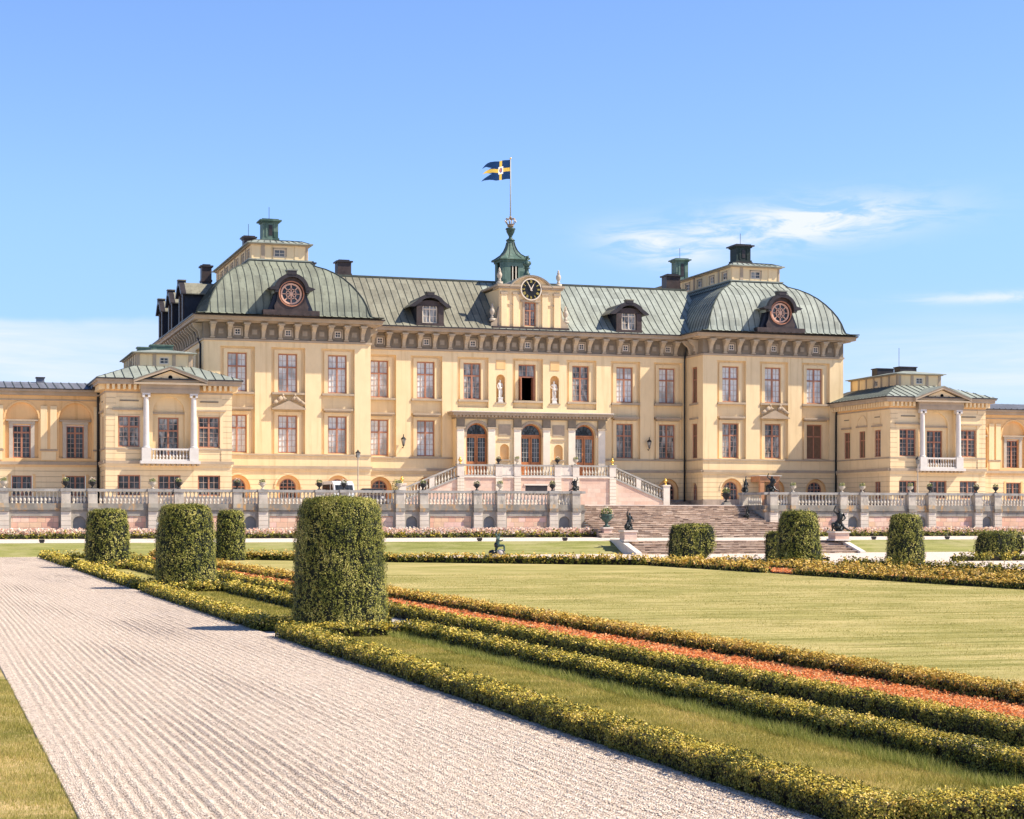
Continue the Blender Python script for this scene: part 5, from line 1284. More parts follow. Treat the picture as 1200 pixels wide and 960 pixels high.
# ---------------------------------------------------------------- garden stairs
def garden_stairs():
    T = thing('garden_staircase', 'broad flight of worn brown stone steps between the two terrace walls', 'staircase', (XC, 115.5, ZU0))
    m = MB(); n = 15; y0, y1 = 115.4, 122.1; z0, z1 = .98, ZT
    tr = MB()
    for k in range(n):
        ya = y0+(y1-y0)*k/n; z = z0+(z1-z0)*(k+1)/n; hw = 8.6 if ya < 118.2 else 6.9
        hw2 = 7.0
        xa, xb = X(-6.95), X(8.2 if ya < 118.25 else 6.9)
        m.box(xa, xb, ya, 122.4 if k else 122.4, z-(z1-z0)/n-.02 if k else .7, z-.05, M['step'])
        tr.box(xa-.001, xb+.001, ya-.012, ya+.5, z-.05, z, M['steptop'])
    part('steps', m, T); part('treads', tr, T)
    c = MB(); c.box(X(-6.9), X(6.9), 122.0, 123.4, ZT-.01, ZT+.06, M['coping']); part('top_landing', c, T)
    ck = MB(); pts = [(115.0, .95), (115.0, 1.05), (118.6, 2.1), (118.6, .95)]
    for a, b in ((8.2, 8.5),):
        ck.add([(X(a), y, z) for y, z in pts]+[(X(b), y, z) for y, z in pts], [(0, 1, 2, 3), (7, 6, 5, 4), (0, 4, 5, 1), (1, 5, 6, 2), (2, 6, 7, 3), (3, 7, 4, 0)], M['coping'])
    part('cheek_wall', ck, T)
    L = thing('lower_garden_steps', 'short wide flight of grey-brown steps at the edge of the lower garden', 'steps', (XC, 107.5, 0))
    m = MB(); tr = MB(); n = 5; y0, y1 = 106.6, 109.9
    for k in range(n):
        ya = y0+(y1-y0)*k/n; z = ZU0*(k+1)/n
        m.box(X(-7.75), X(7.75), ya, 110.6, z-ZU0/n if k else -.1, z-.04, M['step']); tr.box(X(-7.751), X(7.751), ya-.012, ya+.7, z-.04, z, M['steptop'])
    part('steps', m, L); part('treads', tr, L)
    ck = MB()
    for e in (-1, 1):
        a, b = sorted((e*7.75, e*8.15)); pts = [(106.2, -.02), (106.2, .10), (109.2, ZU0+.10), (110.8, ZU0+.10), (110.8, -.02)]
        ck.add([(X(a), y, z) for y, z in pts]+[(X(b), y, z) for y, z in pts], [(0, 1, 2, 3, 4), (9, 8, 7, 6, 5), (0, 5, 6, 1), (1, 6, 7, 2), (2, 7, 8, 3), (3, 8, 9, 4), (4, 9, 5, 0)], M['coping'])
    part('cheek_wall', ck, L)
garden_stairs()

# ---------------------------------------------------------------- terrace walls with balustrade
ORD = ['first', 'second', 'third', 'fourth', 'fifth', 'sixth', 'seventh', 'eighth', 'ninth', 'tenth', 'eleventh', 'twelfth', 'thirteenth', 'fourteenth', 'fifteenth', 'sixteenth']
URNSPOTS = []
def terrace_wall(sd, per, npair):
    lab = ('long grey and pink stone terrace wall with balustrade left of the garden stairs' if sd < 0 else 'grey and pink stone terrace wall with balustrade right of the garden stairs')
    T = thing('terrace_wall', lab, 'wall', (X(sd*7.0), YW, ZU1)); P = front(YW)
    w = MB(); pk = MB(); mo = MB(); ra = MB()
    end = 7.6+per*npair
    pairs = [(7.6+per*k, 9.28+per*k) for k in range(npair)]
    x_in = 6.95
    def SB(mb, a, b, n0, n1, z0, z1, mat):
        a, b = sorted((sd*a, sd*b)); mb.box(a, b, n0, n1, z0, z1, mat, P)
    a, b = sorted((sd*x_in, sd*end))
    holes = []
    for (c1, c2) in pairs:
        cm = (c1+c2)/2; q = sorted((sd*(cm-.40), sd*(cm+.40))); holes.append((q[0], q[1], 1.2, 2.42, True))
        q = sorted((sd*(c2+.45), sd*(c1+per-.45))); holes.append((q[0], q[1], 1.15, 2.42))
    holed(w, P, a, b, .9, 2.72, holes, 0, .16, M['stone'])
    for (c1, c2) in pairs:
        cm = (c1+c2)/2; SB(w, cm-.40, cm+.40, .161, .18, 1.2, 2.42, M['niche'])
        pkb = (c2+.45, c1+per-.45); SB(pk, pkb[0], pkb[1], .05, .16, 1.152, 2.418, M['pink'])
    part('retaining_wall', w, T); part('pink_panel', pk, T)
    if sd > 0 or True:
        # return wall beside the stairs
        r = MB(); r.box(*sorted((X(sd*6.95), X(sd*7.25))), YW+.02, 122.6, .9, 2.9, M['stone']); part('return_wall', r, T)
    SB(mo, x_in-.05, end, -.04, .5, 2.72, 2.82, M['stone_mould']); SB(mo, x_in-.12, end, -.09, .5, 2.82, 2.94, M['stone_mould']); SB(mo, x_in, end, -.04, .42, 2.94, 3.24, M['stone_mould'])
    q = sorted((X(sd*6.85), X(sd*7.35))); mo.box(q[0], q[1], YW+.45, 122.6, 2.901, 3.24, M['stone_mould'])
    part('moulding', mo, T)
    SB(ra, x_in-.06, end, -.06, .40, 4.00, 4.17, M['rail']); ra.box(q[0]+.04, q[1]-.04, YW+.41, 122.6, 4.0, 4.165, M['rail'])
    part('handrail', ra, T)
    pm = MB(); pm.box(-.31, .31, -.22, 0, .9-.9, 1.82, M['channel']); pm.box(-.34, .34, -.25, .02, 0, .3, M['stone']); pm.box(-.33, .33, -.30, .0, 1.83, 2.05, M['stone_mould']); pm.box(-.31, .31, -.22, .46, 2.06, 2.34, M['lichen']); pm.box(-.29, .29, -.18, .44, 2.34, 3.10, M['pier']); pm.box(-.35, .35, -.24, .5, 3.10, 3.29, M['rail'])
    pme = pm.mesh('pier')
    for c1, c2 in pairs:
        for c in (c1, c2): link('pier', pme, T, P(sd*c, 0, .9))
    link('pier', pme, T, (X(sd*7.12), 122.4, .9))
    cnt = 0
    for c1, c2 in pairs:
        for lo, hi, n in ((c1+.50, c2-.50, 4), (c2+.50, c1+per-.50, 12)):
            if lo > 46+8*(sd > 0): continue
            for k in range(n): link('baluster', BAL, T, P(sd*(lo+(hi-lo)*k/(n-1)), .17, 3.22)); cnt += 1
    for k in range(8): link('baluster', BAL, T, (X(sd*7.1), 119.8+k*.28, 3.22)); cnt += 1
    print('balusters', sd, cnt)
    return pairs
pl = terrace_wall(-1, 5.5, 9); pr = terrace_wall(1, 5.67, 5)

# urns
def urn_thing(kind, loc, label, cat='urn', scale=.76, group=None, name='flower_urn'):
    o = thing(name, label, cat, loc, group)
    a, b, c = URN[kind]
    for nm, me in (('bowl', a), ('foliage', b), ('flowers', c)):
        if me is None: continue
        p = link(nm, me, o); 
    o.scale = (scale,)*3; return o
def leafcloud(n, r, zc, sz, size, mat, up=0.3, seed=1):
    g = np.random.default_rng(seed); d = g.normal(size=(n, 3)); d /= np.linalg.norm(d, axis=1)[:, None]; rad = r*g.uniform(.4, 1, n)**.5
    c = d*rad[:, None]*np.array([1, 1, sz])+np.array([0, 0, zc]); return leaf_mesh('leaves', c, d+g.normal(0, .6, (n, 3)), size*g.uniform(.7, 1.3, n), [mat], g)
def leaf_arrays(c, nrm, size, g, asp=.62):
    n = len(c); nrm = nrm/np.maximum(np.linalg.norm(nrm, axis=1), 1e-6)[:, None]
    t = g.normal(size=(n, 3)); u = np.cross(nrm, t); u /= np.maximum(np.linalg.norm(u, axis=1), 1e-6)[:, None]; v = np.cross(nrm, u)
    s = size[:, None]*.5; co = np.stack([c-u*s, c+v*s*asp, c+u*s, c-v*s*asp], 1).reshape(-1, 3)
    return co
def leaf_mesh(name, c, nrm, size, mats, g, midx=None, asp=.62):
    co = leaf_arrays(c, nrm, np.asarray(size, float), g, asp); F = np.arange(len(co)).reshape(-1, 4); return np_mesh(name, co, F, mats, midx)
def urn_meshes():
    U = {}
    prof = [(.17, 0), (.17, .06), (.08, .10), (.06, .18), (.11, .24), (.22, .34), (.27, .46), (.25, .52), (.30, .56), (.29, .60)]
    for i, (mat, fl) in enumerate((('iron', 'yellowfl'), ('surround', 'yellowfl'), ('iron', 'tulip'), ('gold', None), ('verdbronze', 'yellowfl'))):
        m = MB(); m.lathe(prof, 14, M[mat], (0, 0, 0)); 
        for e in (-1, 1): m.tube([(e*.24, 0, .40), (e*.36, 0, .48), (e*.34, 0, .58), (e*.27, 0, .57)], .025, M[mat], 5)
        a = m.mesh('bowl', smooth=True)
        if fl: b = leafcloud(150, .28, .70, .75, .10, M['tulipleaf'], seed=i+2); c = leafcloud(45, .30, .80, .7, .09, M[fl], seed=i+9)
        else:
            b = None; c = None
            m = MB(); m.lathe([(.17, 0), (.17, .06), (.08, .10), (.07, .18), (.2, .3), (.25, .45), (.2, .55), (.1, .6), (.14, .66), (.05, .8)], 14, M['gold']); a = m.mesh('bowl', smooth=True)
        U[i] = (a, b, c)
    return U
URN = urn_meshes()
GU = 'flower urns standing on the terrace balustrade'
kinds = ['dark', 'grey', 'dark']
obs_left = [0, 1, 2, 3, 4, 5, 6, 7, 8, 9, 10, 11, 12, 13]
flat = [c for p in pl for c in p]; flat = [c for c in flat if c < 47.5][::-1]
skipL = {9.28}
vis = []
for i, c in enumerate(flat):
    k = [1, 0, 2][i % 3]
    if c < 8: continue
    vis.append((c, k))
for j, (c, k) in enumerate(vis):
    desc = {1: 'grey urn with pale yellow flowers', 0: 'black urn with yellow flowers', 2: 'black urn with pale pink flowers'}[k]
    pos = f'{ORD[j]} from left edge' if j < 8 else f'{ORD[len(vis)-1-j]} leftwards from stairs'
    urn_thing(k, (X(-c), YW+.15, 4.19), f'{desc}, left balustrade, {pos}', group=GU)
flat = [c for p in pr for c in p]; flat = [c for c in flat if c > 9]
flat = [c for c in flat if c < 32]
for j, c in enumerate(flat):
    k = [1, 1, 1, 1, 0, 2, 0, 1][j % 8]
    desc = {1: 'grey urn with pale yellow flowers', 0: 'black urn with yellow flowers', 2: 'black urn with pale pink flowers'}[k]
    urn_thing(k, (X(c), YW+.15, 4.19), f'{desc}, right balustrade, {ORD[j]} rightwards from stairs', group=GU)
GP = 'urns on the entrance staircase balustrade'
for x, k, l in ((-7, 3, 'gilded covered vase at the upper left corner of the entrance staircase'), (-3.55, 2, 'flower urn left of the middle on the entrance staircase, before the left niche'), (-1.86, 1, 'flower urn just left of the middle entrance door'), (1.86, 2, 'flower urn just right of the middle entrance door, before the right niche'), (3.55, 1, 'flower urn in front of the right entrance door'), (7, 3, 'gilded covered vase at the upper right corner of the entrance staircase')):
    urn_thing(k, (X(x), 149.4, 6.99), l, group=GP)
urn_thing(3, (X(12.15), 149.55, 5.28), 'gilded covered vase on the newel at the foot of the right entrance flight', group=GP)
urn_thing(3, (X(-12.15), 149.55, 5.28), 'gilded covered vase on the newel at the foot of the left entrance flight', group=GP)
def shrub_pot(loc, label, h=.9, seed=4):
    o = thing('potted_shrub', label, 'plant', loc, 'potted shrubs standing on the terrace gravel')
    m = MB(); m.lathe([(.16, 0), (.2, .3), (.22, .32), (.2, .36)], 12, M['brownmetal']); link('pot', m.mesh('pot', smooth=True), o)
    l = leafcloud(260, .33, .36+h/2, h/.6, .10, M['yew'], seed=seed); link('foliage', l, o)
shrub_pot((X(-13.4), 146.8, ZT+.95), 'small dark shrub beside the foot of the left entrance flight', 1.0, 3)
# pedestal urn at the left foot of the stairs
T = thing('stone_pedestal', 'low pink stone pedestal at the left foot of the garden stairs', 'pedestal', (X(-6.3), 116.2, .95))
m = MB(); m.box(-.36, .36, -.36, .36, 0, .12, M['pink2']); m.box(-.30, .30, -.30, .30, .12, .62, M['pink2']); m.box(-.36, .36, -.36, .36, .62, .72, M['coping']); link('block', m.mesh('block'), T)
urn_thing(4, (X(-6.3), 116.2, 1.68), 'green bronze urn with yellow flowers on the pedestal left of the garden stairs', scale=1.45)

T = thing('stone_pedestal', 'low stone pedestal at the top right of the garden stairs', 'pedestal', (X(5.65), 122.6, ZT+.05))
m = MB(); m.box(-.3, .3, -.3, .3, 0, .1, M['stone']); m.box(-.25, .25, -.25, .25, .1, .22, M['stone']); link('block', m.mesh('block'), T)
urn_thing(0, (X(5.65), 122.6, ZT+.27), 'black urn with yellow flowers at the top right of the garden stairs', scale=1.15)

# ---------------------------------------------------------------- statues
def figure(name, joints, edges, mats, parent, loc, rz=0, scale=1.0):
    me = bpy.data.meshes.new(name); me.from_pydata([tuple(c*scale for c in j[:3]) for j in joints], edges, []); me.materials.append(mats)
    o = link(name, me, parent); o.location = loc; o.rotation_euler.z = rz
    md = o.modifiers.new('skin', 'SKIN')
    if not me.skin_vertices: pass
    sv_ = me.skin_vertices[0].data if me.skin_vertices else None
    if sv_:
        for i, j in enumerate(joints): sv_[i].radius = (j[3]*scale, j[3]*scale*(j[4] if len(j) > 4 else 1)); 
        sv_[0].use_root = True
    ss = o.modifiers.new('sub', 'SUBSURF'); ss.levels = 1; ss.render_levels = 2
    return o
def make_skin_layer(me):
    pass
# standing figure joints: pelvis first
def standing(armL='down', armR='up'):
    J = [(0, 0, .95, .15, .8), (0, 0, 1.15, .14, .75), (0, 0, 1.36, .18, .7), (0, 0, 1.52, .07), (0, -.02, 1.60, .075), (0, -.02, 1.72, .105), (0, -.01, 1.80, .07)]
    E = [(0, 1), (1, 2), (2, 3), (3, 4), (4, 5), (5, 6)]
    def ch(a, pts):
        for p in pts: J.append(p); E.append((a, len(J)-1)); a = len(J)-1
    ch(0, [(-.11, 0, .86, .11), (-.13, -.04, .5, .08), (-.14, 0, .1, .05), (-.14, -.12, .03, .045)])
    ch(0, [(.11, 0, .86, .11), (.16, -.10, .52, .08), (.17, .04, .12, .05), (.18, -.10, .03, .045)])
    A = {'down': [(-.2, 0, 1.43, .07), (-.30, .02, 1.15, .05), (-.30, -.1, .92, .04), (-.28, -.14, .82, .045)], 'up': [(-.2, 0, 1.44, .07), (-.40, -.02, 1.60, .055), (-.42, -.04, 1.90, .04), (-.40, -.04, 2.0, .045)],
         'hip': [(-.2, 0, 1.43, .07), (-.36, .02, 1.2, .05), (-.2, -.1, 1.05, .04), (-.14, -.12, 1.02, .045)], 'front': [(-.2, 0, 1.43, .07), (-.30, -.1, 1.2, .05), (-.22, -.34, 1.28, .04), (-.2, -.42, 1.3, .045)]}
    ch(2, A[armL]); ch(2, [(-x, y, z, r) for x, y, z, r in A[armR]])
    return J, E
def statue(name, label, loc, mat, J, E, rz=0, scale=1.0, ped=None, cat='statue', group=None, extra=None):
    T = thing(name, label, cat, loc, group); z = 0
    if ped:
        w, h, pm, cm = ped; m = MB(); m.box(-w, w, -w, w, 0, .12, M[cm]); m.box(-w*.85, w*.85, -w*.85, w*.85, .12, h-.1, M[pm]); m.box(-w*.98, w*.98, -w*.98, w*.98, h-.1, h, M[cm]); link('pedestal', m.mesh('pedestal'), T); z = h
    fig = figure('body', J, E, M[mat], T, (0, 0, z), rz, scale)
    if extra:
        m = MB(); extra(m, z, scale); link('drapery', m.mesh('drapery', smooth=True), T)
    return T
J, E = standing('down', 'hip'); J2, E2 = standing('hip', 'down')
def drape(mat):
    def f(m, z, s):
        m.lathe([(.16*s, z+.02), (.2*s, z+.3*s), (.17*s, z+.7*s), (.17*s, z+.95*s), (.12*s, z+1.05*s)], 12, M[mat], (.02, .07, 0), True, 0, 1, .75)
        m.tube([(-.18*s, -.05, z+1.0*s), (0, -.16*s, z+.9*s), (.2*s, -.05, z+1.02*s)], .06*s, M[mat], 6)
    return f
G2 = 'white statues in the wall niches'
statue('niche_statue', 'white marble statue in the niche left of the open middle window', (X(-2.52), 152.22, 12.5), 'marble', J, E, .25, .86, (.23, .46, 'marble', 'marble'), group=G2, extra=drape('marble'))
statue('niche_statue', 'white marble statue in the niche right of the open middle window', (X(2.52), 152.22, 12.5), 'marble', J2, E2, -.3, .86, (.23, .46, 'marble', 'marble'), group=G2, extra=drape('marble'))
# wrestling / seated bronze groups at the stairs
def group_fig():
    J = [(0, 0, .62, .16, .9), (.08, -.02, .85, .15), (.10, -.04, 1.08, .18), (.08, -.06, 1.25, .07), (.05, -.10, 1.36, .10), (.04, -.10, 1.44, .06)]
    E = [(0, 1), (1, 2), (2, 3), (3, 4), (4, 5)]
    def ch(a, pts):
        for p in pts: J.append(p); E.append((a, len(J)-1)); a = len(J)-1
    ch(0, [(-.15, -.05, .55, .11), (-.42, -.25, .52, .08), (-.40, -.20, .10, .055), (-.44, -.32, .04, .05)])
    ch(0, [(.15, .02, .50, .11), (.35, -.05, .25, .08), (.60, .10, .10, .06), (.75, .12, .05, .045)])
    ch(2, [(-.10, -.05, 1.15, .08), (-.32, -.18, 1.35, .055), (-.22, -.2, 1.62, .045), (-.18, -.2, 1.70, .05)])
    ch(2, [(.30, 0, 1.12, .08), (.45, -.1, .88, .055), (.30, -.28, .74, .045), (.22, -.32, .70, .05)])
    return J, E
JG, EG = group_fig()
def rocky(m, z, s):
    g = random.Random(5)
    for k in range(14):
        a = g.uniform(0, 6.28); r = g.uniform(.05, .36)*s; m.ball((cos(a)*r, sin(a)*r*.8, z+g.uniform(.08, .42)*s), g.uniform(.12, .22)*s, M['bronze'], 7, 5)
def bronze_group(label, loc, rz, s, ped, kneel=True):
    J, E = (JG, EG); T = statue('bronze_statue', label, loc, 'bronze', J, E, rz, s, ped, group='bronze statues around the garden stairs', extra=rocky)
    J3, E3 = standing('front', 'up'); f = figure('second_figure', J3, E3, M['bronze'], T, (.22*s, .15*s, ped[1] if ped else 0), rz+2.0, s*.72)
    return T
bronze_group('dark bronze figure group on the pedestal at the left end of the lower steps', (X(-7.6), 108.9, ZU0-.02), .4, .78, (.50, .72, 'pink2', 'coping'))
bronze_group('tall dark bronze figure group on the pedestal at the right end of the lower steps', (X(7.6), 108.9, ZU0-.02), -.5, 1.02, (.60, .62, 'pink2', 'coping'))
bronze_group('black bronze group on the corner pier of the right terrace balustrade', (X(7.55), YW+.15, 4.19), -.8, .80, None)
bronze_group('small black bronze group on the rear pier at the top right of the garden stairs', (X(7.12), 122.5, 4.19), .8, .72, None)
bronze_group('black bronze group on the last pier of the left balustrade, beside the garden stairs', (X(-7.6), YW+.15, 4.19), 2.6, .58, None)
bronze_group('dark bronze group halfway up the right side of the garden stairs', (X(5.7), 119.2, 2.25), 1.0, .62, None)
# crouching archer in the garden
def kneeler():
    J = [(0, 0, .62, .14), (.05, 0, .82, .13), (.10, 0, 1.04, .16), (.12, -.02, 1.18, .06), (.14, -.03, 1.28, .09), (.15, -.03, 1.36, .06)]
    E = [(0, 1), (1, 2), (2, 3), (3, 4), (4, 5)]
    def ch(a, pts):
        for p in pts: J.append(p); E.append((a, len(J)-1)); a = len(J)-1
    ch(0, [(.12, -.1, .58, .10), (.48, -.14, .60, .075), (.50, -.14, .12, .05), (.60, -.16, .05, .045)])
    ch(0, [(-.05, .1, .48, .10), (-.10, .1, .15, .07), (-.45, .12, .12, .05), (-.55, .12, .05, .04)])
    ch(2, [(.02, -.17, 1.05, .07), (.22, -.25, .88, .05), (.45, -.25, .95, .04)])
    ch(2, [(.02, .16, 1.05, .07), (-.12, .18, 1.35, .05), (.02, .1, 1.6, .04)])
    return J, E
JK, EK = kneeler()
def stump(m, z, s): 
    m.lathe([(.2, z), (.26, z+.12), (.2, z+.25), (.02, z+.3)], 9, M['bronze'], (-.25, .05, 0)); m.lathe([(.2, z-.02), (.24, z+.12), (.18, z+.28), (.02, z+.34)], 9, M['coping'], (.18, -.12, 0))
    m.lathe([(.16, z+.45), (.17, z+.62), (.13, z+.72)], 9, M['bronze'], (0, .02, 0))
statue('kneeling_statue', 'small green-black bronze of a kneeling figure on the gravel beside the lawn hedge', (31.95, 101.0, 0.0), 'verdbronze', JK, EK, -TH-.15, .92, (.62, .14, 'stone', 'stone'), extra=stump)

# ---------------------------------------------------------------- flag and pole
m = MB(); m.tube([(CUX, CUY, 29.85), (CUX, CUY, 35.1)], [.065, .045], M['greypaint'], 8); m.ball((CUX, CUY, 35.18), .09, M['gold'])
o = link('flagpole', m.mesh('flagpole', (CUX, CUY, 29.85), True)); o.location = (CUX, CUY, 29.85); tag(o, 'thin grey flagpole rising from the gilded crown of the roof cupola', 'flagpole')
def flag():
    nx, nz = 96, 52; Lg, H = 3.5, 1.75
    mats = [Mt('flag_blue').col((.006, .033, .11)).rough(.8, .1).m, Mt('flag_yellow').col((.62, .42, .08)).rough(.8, .1).m, Mt('flag_white').col((.75, .72, .68)).rough(.8, .1).m, Mt('flag_arms').col((.12, .10, .22)).rough(.8, .1).m, Mt('flag_red').col((.5, .16, .10)).rough(.8, .1).m]
    m = MB(); pts = {}
    def pos(i, j):
        u = i/nx; v = j/nz; s = u*Lg
        x = CUX-.05-s*.90*cos(.25); y = CUY-s*.35+.16*sin(s*2.4+v)*min(1, s)
        z = 33.3+v*H*(1-.04*u)-.30*u*Lg*(.42)-.10*u*u*Lg+.13*sin(s*2.6+1.0)*u+.03*sin(s*6+v*3)*u
        return (x, y, z)
    def inside(u, v):
        if u < .62: return True
        t = (u-.62)/.38     # three tongues
        for c, w, L in ((.90, .13, .94), (.5, .11, .88), (.10, .13, 1.0)):
            hw = w+ (1-t/L)*.07
            if t < L and abs(v-(c+(.5-c)*.15)) < hw*(1-t/L)+.012: return True
        return t < .12
    for i in range(nx):
        for j in range(nz):
            u, v = (i+.5)/nx, (j+.5)/nz
            if not inside(u, v): continue
            k = 0
            if abs(v-.5) < .088 or abs(u-.34) < .052: k = 1
            du, dv = (u-.34)/.10, (v-.5)/.20
            if abs(du) < 1 and abs(dv) < 1: k = 2
            if du*du+dv*dv < .40: k = 3
            if abs(du) < .22 and abs(dv) < .30: k = 4
            if 0.40 < du*du+dv*dv < .55 and dv > 0: k = 1
            m.quad(pos(i, j), pos(i+1, j), pos(i+1, j+1), pos(i, j+1), mats[k])
    o = link('flag', m.mesh('flag', (CUX, CUY, 34), True)); o.location = (CUX, CUY, 34)
    sd_ = o.modifiers.new('thickness', 'SOLIDIFY'); sd_.thickness = .012
    tag(o, 'blue three-tailed flag with yellow cross and small coat of arms on the pole', 'flag')
flag()

# ---------------------------------------------------------------- lamps, vehicles, sign
def lamp_post(loc, h, label, mat='greypaint'):
    T = thing('street_lamp', label, 'street lamp', loc); m = MB()
    m.lathe([(.16, 0), (.14, .3), (.08, .4), (.05, .7), (.042, h-.6), (.06, h-.56), (.04, h-.5)], 10, M[mat]); link('post', m.mesh('post', smooth=True), T)
    m = MB(); m.lathe([(.06, h-.5), (.15, h-.46), (.20, h-.12)], 6, M['glassmid']); g = link('lantern_glass', m.mesh('lantern_glass'), T)
    m = MB(); m.lathe([(.24, h-.12), (.20, h-.06), (.07, h+.05), (.03, h+.16)], 6, M['iron']); link('lantern_cap', m.mesh('lantern_cap'), T)
def at(u, Y): 
    return Y*math.tan(TH+math.atan((u-600)/2120))
lamp_post((at(419.5, 141), 141, ZT), 4.4, 'slender grey lamp post in front of the left domed block', 'surround')
lamp_post((at(1075.5, 130), 130, ZT), 4.0, 'slender grey lamp post in front of the right small pavilion', 'surround')
for u, v, l, s in ((472.5, 516, 'black wall lantern on the sunny wall left of the portico', 1), (760.5, 519, 'black wall lantern on the shaded wall right of the portico', 1)):
    x = at(u, 151.7); z = 2.25+(608-v)*(152/(.951-(u-600)/2120*.3095))/2120
    T = thing('wall_lantern', l, 'wall lantern', (x, 151.6, z-.45)); m = MB(); m.tube([(0, .42, -.15), (0, .2, -.25), (0, 0, -.05)], .03, M['iron'], 6); link('bracket', m.mesh('bracket'), T)
    m = MB(); m.lathe([(.10, 0), (.22, .5)], 6, M['glassmid']); link('lantern_glass', m.mesh('lantern_glass'), T)
    m = MB(); m.lathe([(.26, .5), (.14, .68), (.05, .72), (.03, .95)], 6, M['iron']); m.lathe([(.02, -.1), (.12, 0)], 6, M['iron']); link('lantern_cap', m.mesh('lantern_cap'), T)
def vehicle(name, label, loc, L, H, Wd, prof, wins, mat, rz=0, cat='van'):
    T = thing(name, label, cat, loc); T.rotation_euler.z = rz; m = MB(); m.prism(prof, -Wd/2, Wd/2, M[mat]); 
    b = link('body', m.mesh('body'), T); md = b.modifiers.new('bevel', 'BEVEL'); md.width = .06; md.segments = 2
    for w_ in wins:
        for e in (-1, 1):
            m = MB(); m.prism(w_, e*Wd/2-.012, e*Wd/2+.012, M['glassshop']); link('side_window', m.mesh('side_window'), T)
    m = MB(); m.prism([(-1.505, 1.24), (-1.375, 1.66), (-1.33, 1.64), (-1.46, 1.22)] if H > 1.8 else [(-1.32, 1.06), (-.78, 1.42), (-.74, 1.38), (-1.28, 1.02)], -Wd*.42, Wd*.42, M['glassshop']); link('windscreen', m.mesh('windscreen'), T)
    for x in (-L*.31, L*.31):
        for e in (-1, 1):
            m = MB(); vs = []
            m.prism([(x+.33*cos(2*pi*k/16), .33+.33*sin(2*pi*k/16)) for k in range(16)], e*(Wd/2-.10)-.1, e*(Wd/2-.10)+.12, M['tyre']); wo = link('wheel', m.mesh('wheel'), T)
            m = MB(); m.prism([(x+.19*cos(2*pi*k/12), .33+.19*sin(2*pi*k/12)) for k in range(12)], e*(Wd/2+.02)-.01, e*(Wd/2+.03)+.01, M['chrome']); link('rim', m.mesh('rim'), wo)
    for e in (-1, 1): m = MB(); m.box(-L/2-.02, -L/2+.05, e*Wd*.36-.12, e*Wd*.36+.12, .65, .82, M['white']); link('headlight', m.mesh('headlight'), T)
    return T
vehicle('white_van', 'white van parked on the terrace in front of the left domed block', (at(396, 138), 138, ZT-.01), 2.6, 2.0, 1.7,
        [(-1.55, .35), (1.55, .35), (1.55, 1.25), (1.38, 1.88), (1.2, 1.98), (-.95, 1.98), (-1.35, 1.70), (-1.5, 1.2)], [[(-.62, 1.22), (1.25, 1.22), (1.15, 1.72), (-.58, 1.72)], [(-1.33, 1.22), (-.75, 1.22), (-.75, 1.72), (-1.08, 1.72)]], 'carwhite', pi/2+.12)
vehicle('dark_car', 'dark brown car parked on the terrace right of the white van', (at(436, 139.5), 139.5, ZT-.01), 4.1, 1.5, 1.75,
        [(-2.1, .3), (2.1, .3), (2.1, .8), (1.95, .98), (1.3, 1.05), (.75, 1.42), (-.7, 1.46), (-1.3, 1.05), (-2.0, .9)], [[(-1.15, 1.05), (1.05, 1.05), (.65, 1.36), (-.62, 1.39)]], 'carbrown', pi/2-.15, 'car')
def signpost():
    x, y = 14.35, 114.9; T = thing('information_sign', 'small grey information sign on a thin post before the terrace wall, behind the largest yew', 'sign', (x, y, .9))
    m = MB(); m.tube([(0, 0, 0), (0, 0, 1.3)], .03, M['greypaint'], 8); link('post', m.mesh('post'), T)
    m = MB(); m.box(-.42, -.02, -.03, 0, .75, 1.1, M['greypaint']); m.box(-.38, -.06, -.036, -.03, .79, 1.06, M['white']); link('panel', m.mesh('panel'), T)
    m = MB(); m.box(-.01, .35, -.03, 0, .95, 1.25, M['greypaint']); link('arrow_board', m.mesh('arrow_board'), T)
signpost()
for i, (u, l) in enumerate(((49, 'small black ground floodlight at the left end of the grass bank'), (562, 'small black ground floodlight on the bank edge behind the kneeling statue'), (662, 'small black ground floodlight on the bank edge left of the lower steps'), (1024, 'small black ground floodlight on the right bank edge near the steps'), (1110, 'small black ground floodlight on the right bank edge, far from the steps'))):
    T = thing('ground_floodlight', l, 'floodlight', (at(u, 111.0), 111.0, ZU0), 'ground floodlights along the top of the grass bank'); m = MB(); m.box(-.16, .16, -.08, .08, .08, .22, M['iron']); link('housing', m.mesh('housing'), T); m = MB(); m.box(-.12, .12, -.05, .05, 0, .08, M['iron']); link('foot', m.mesh('foot'), T)

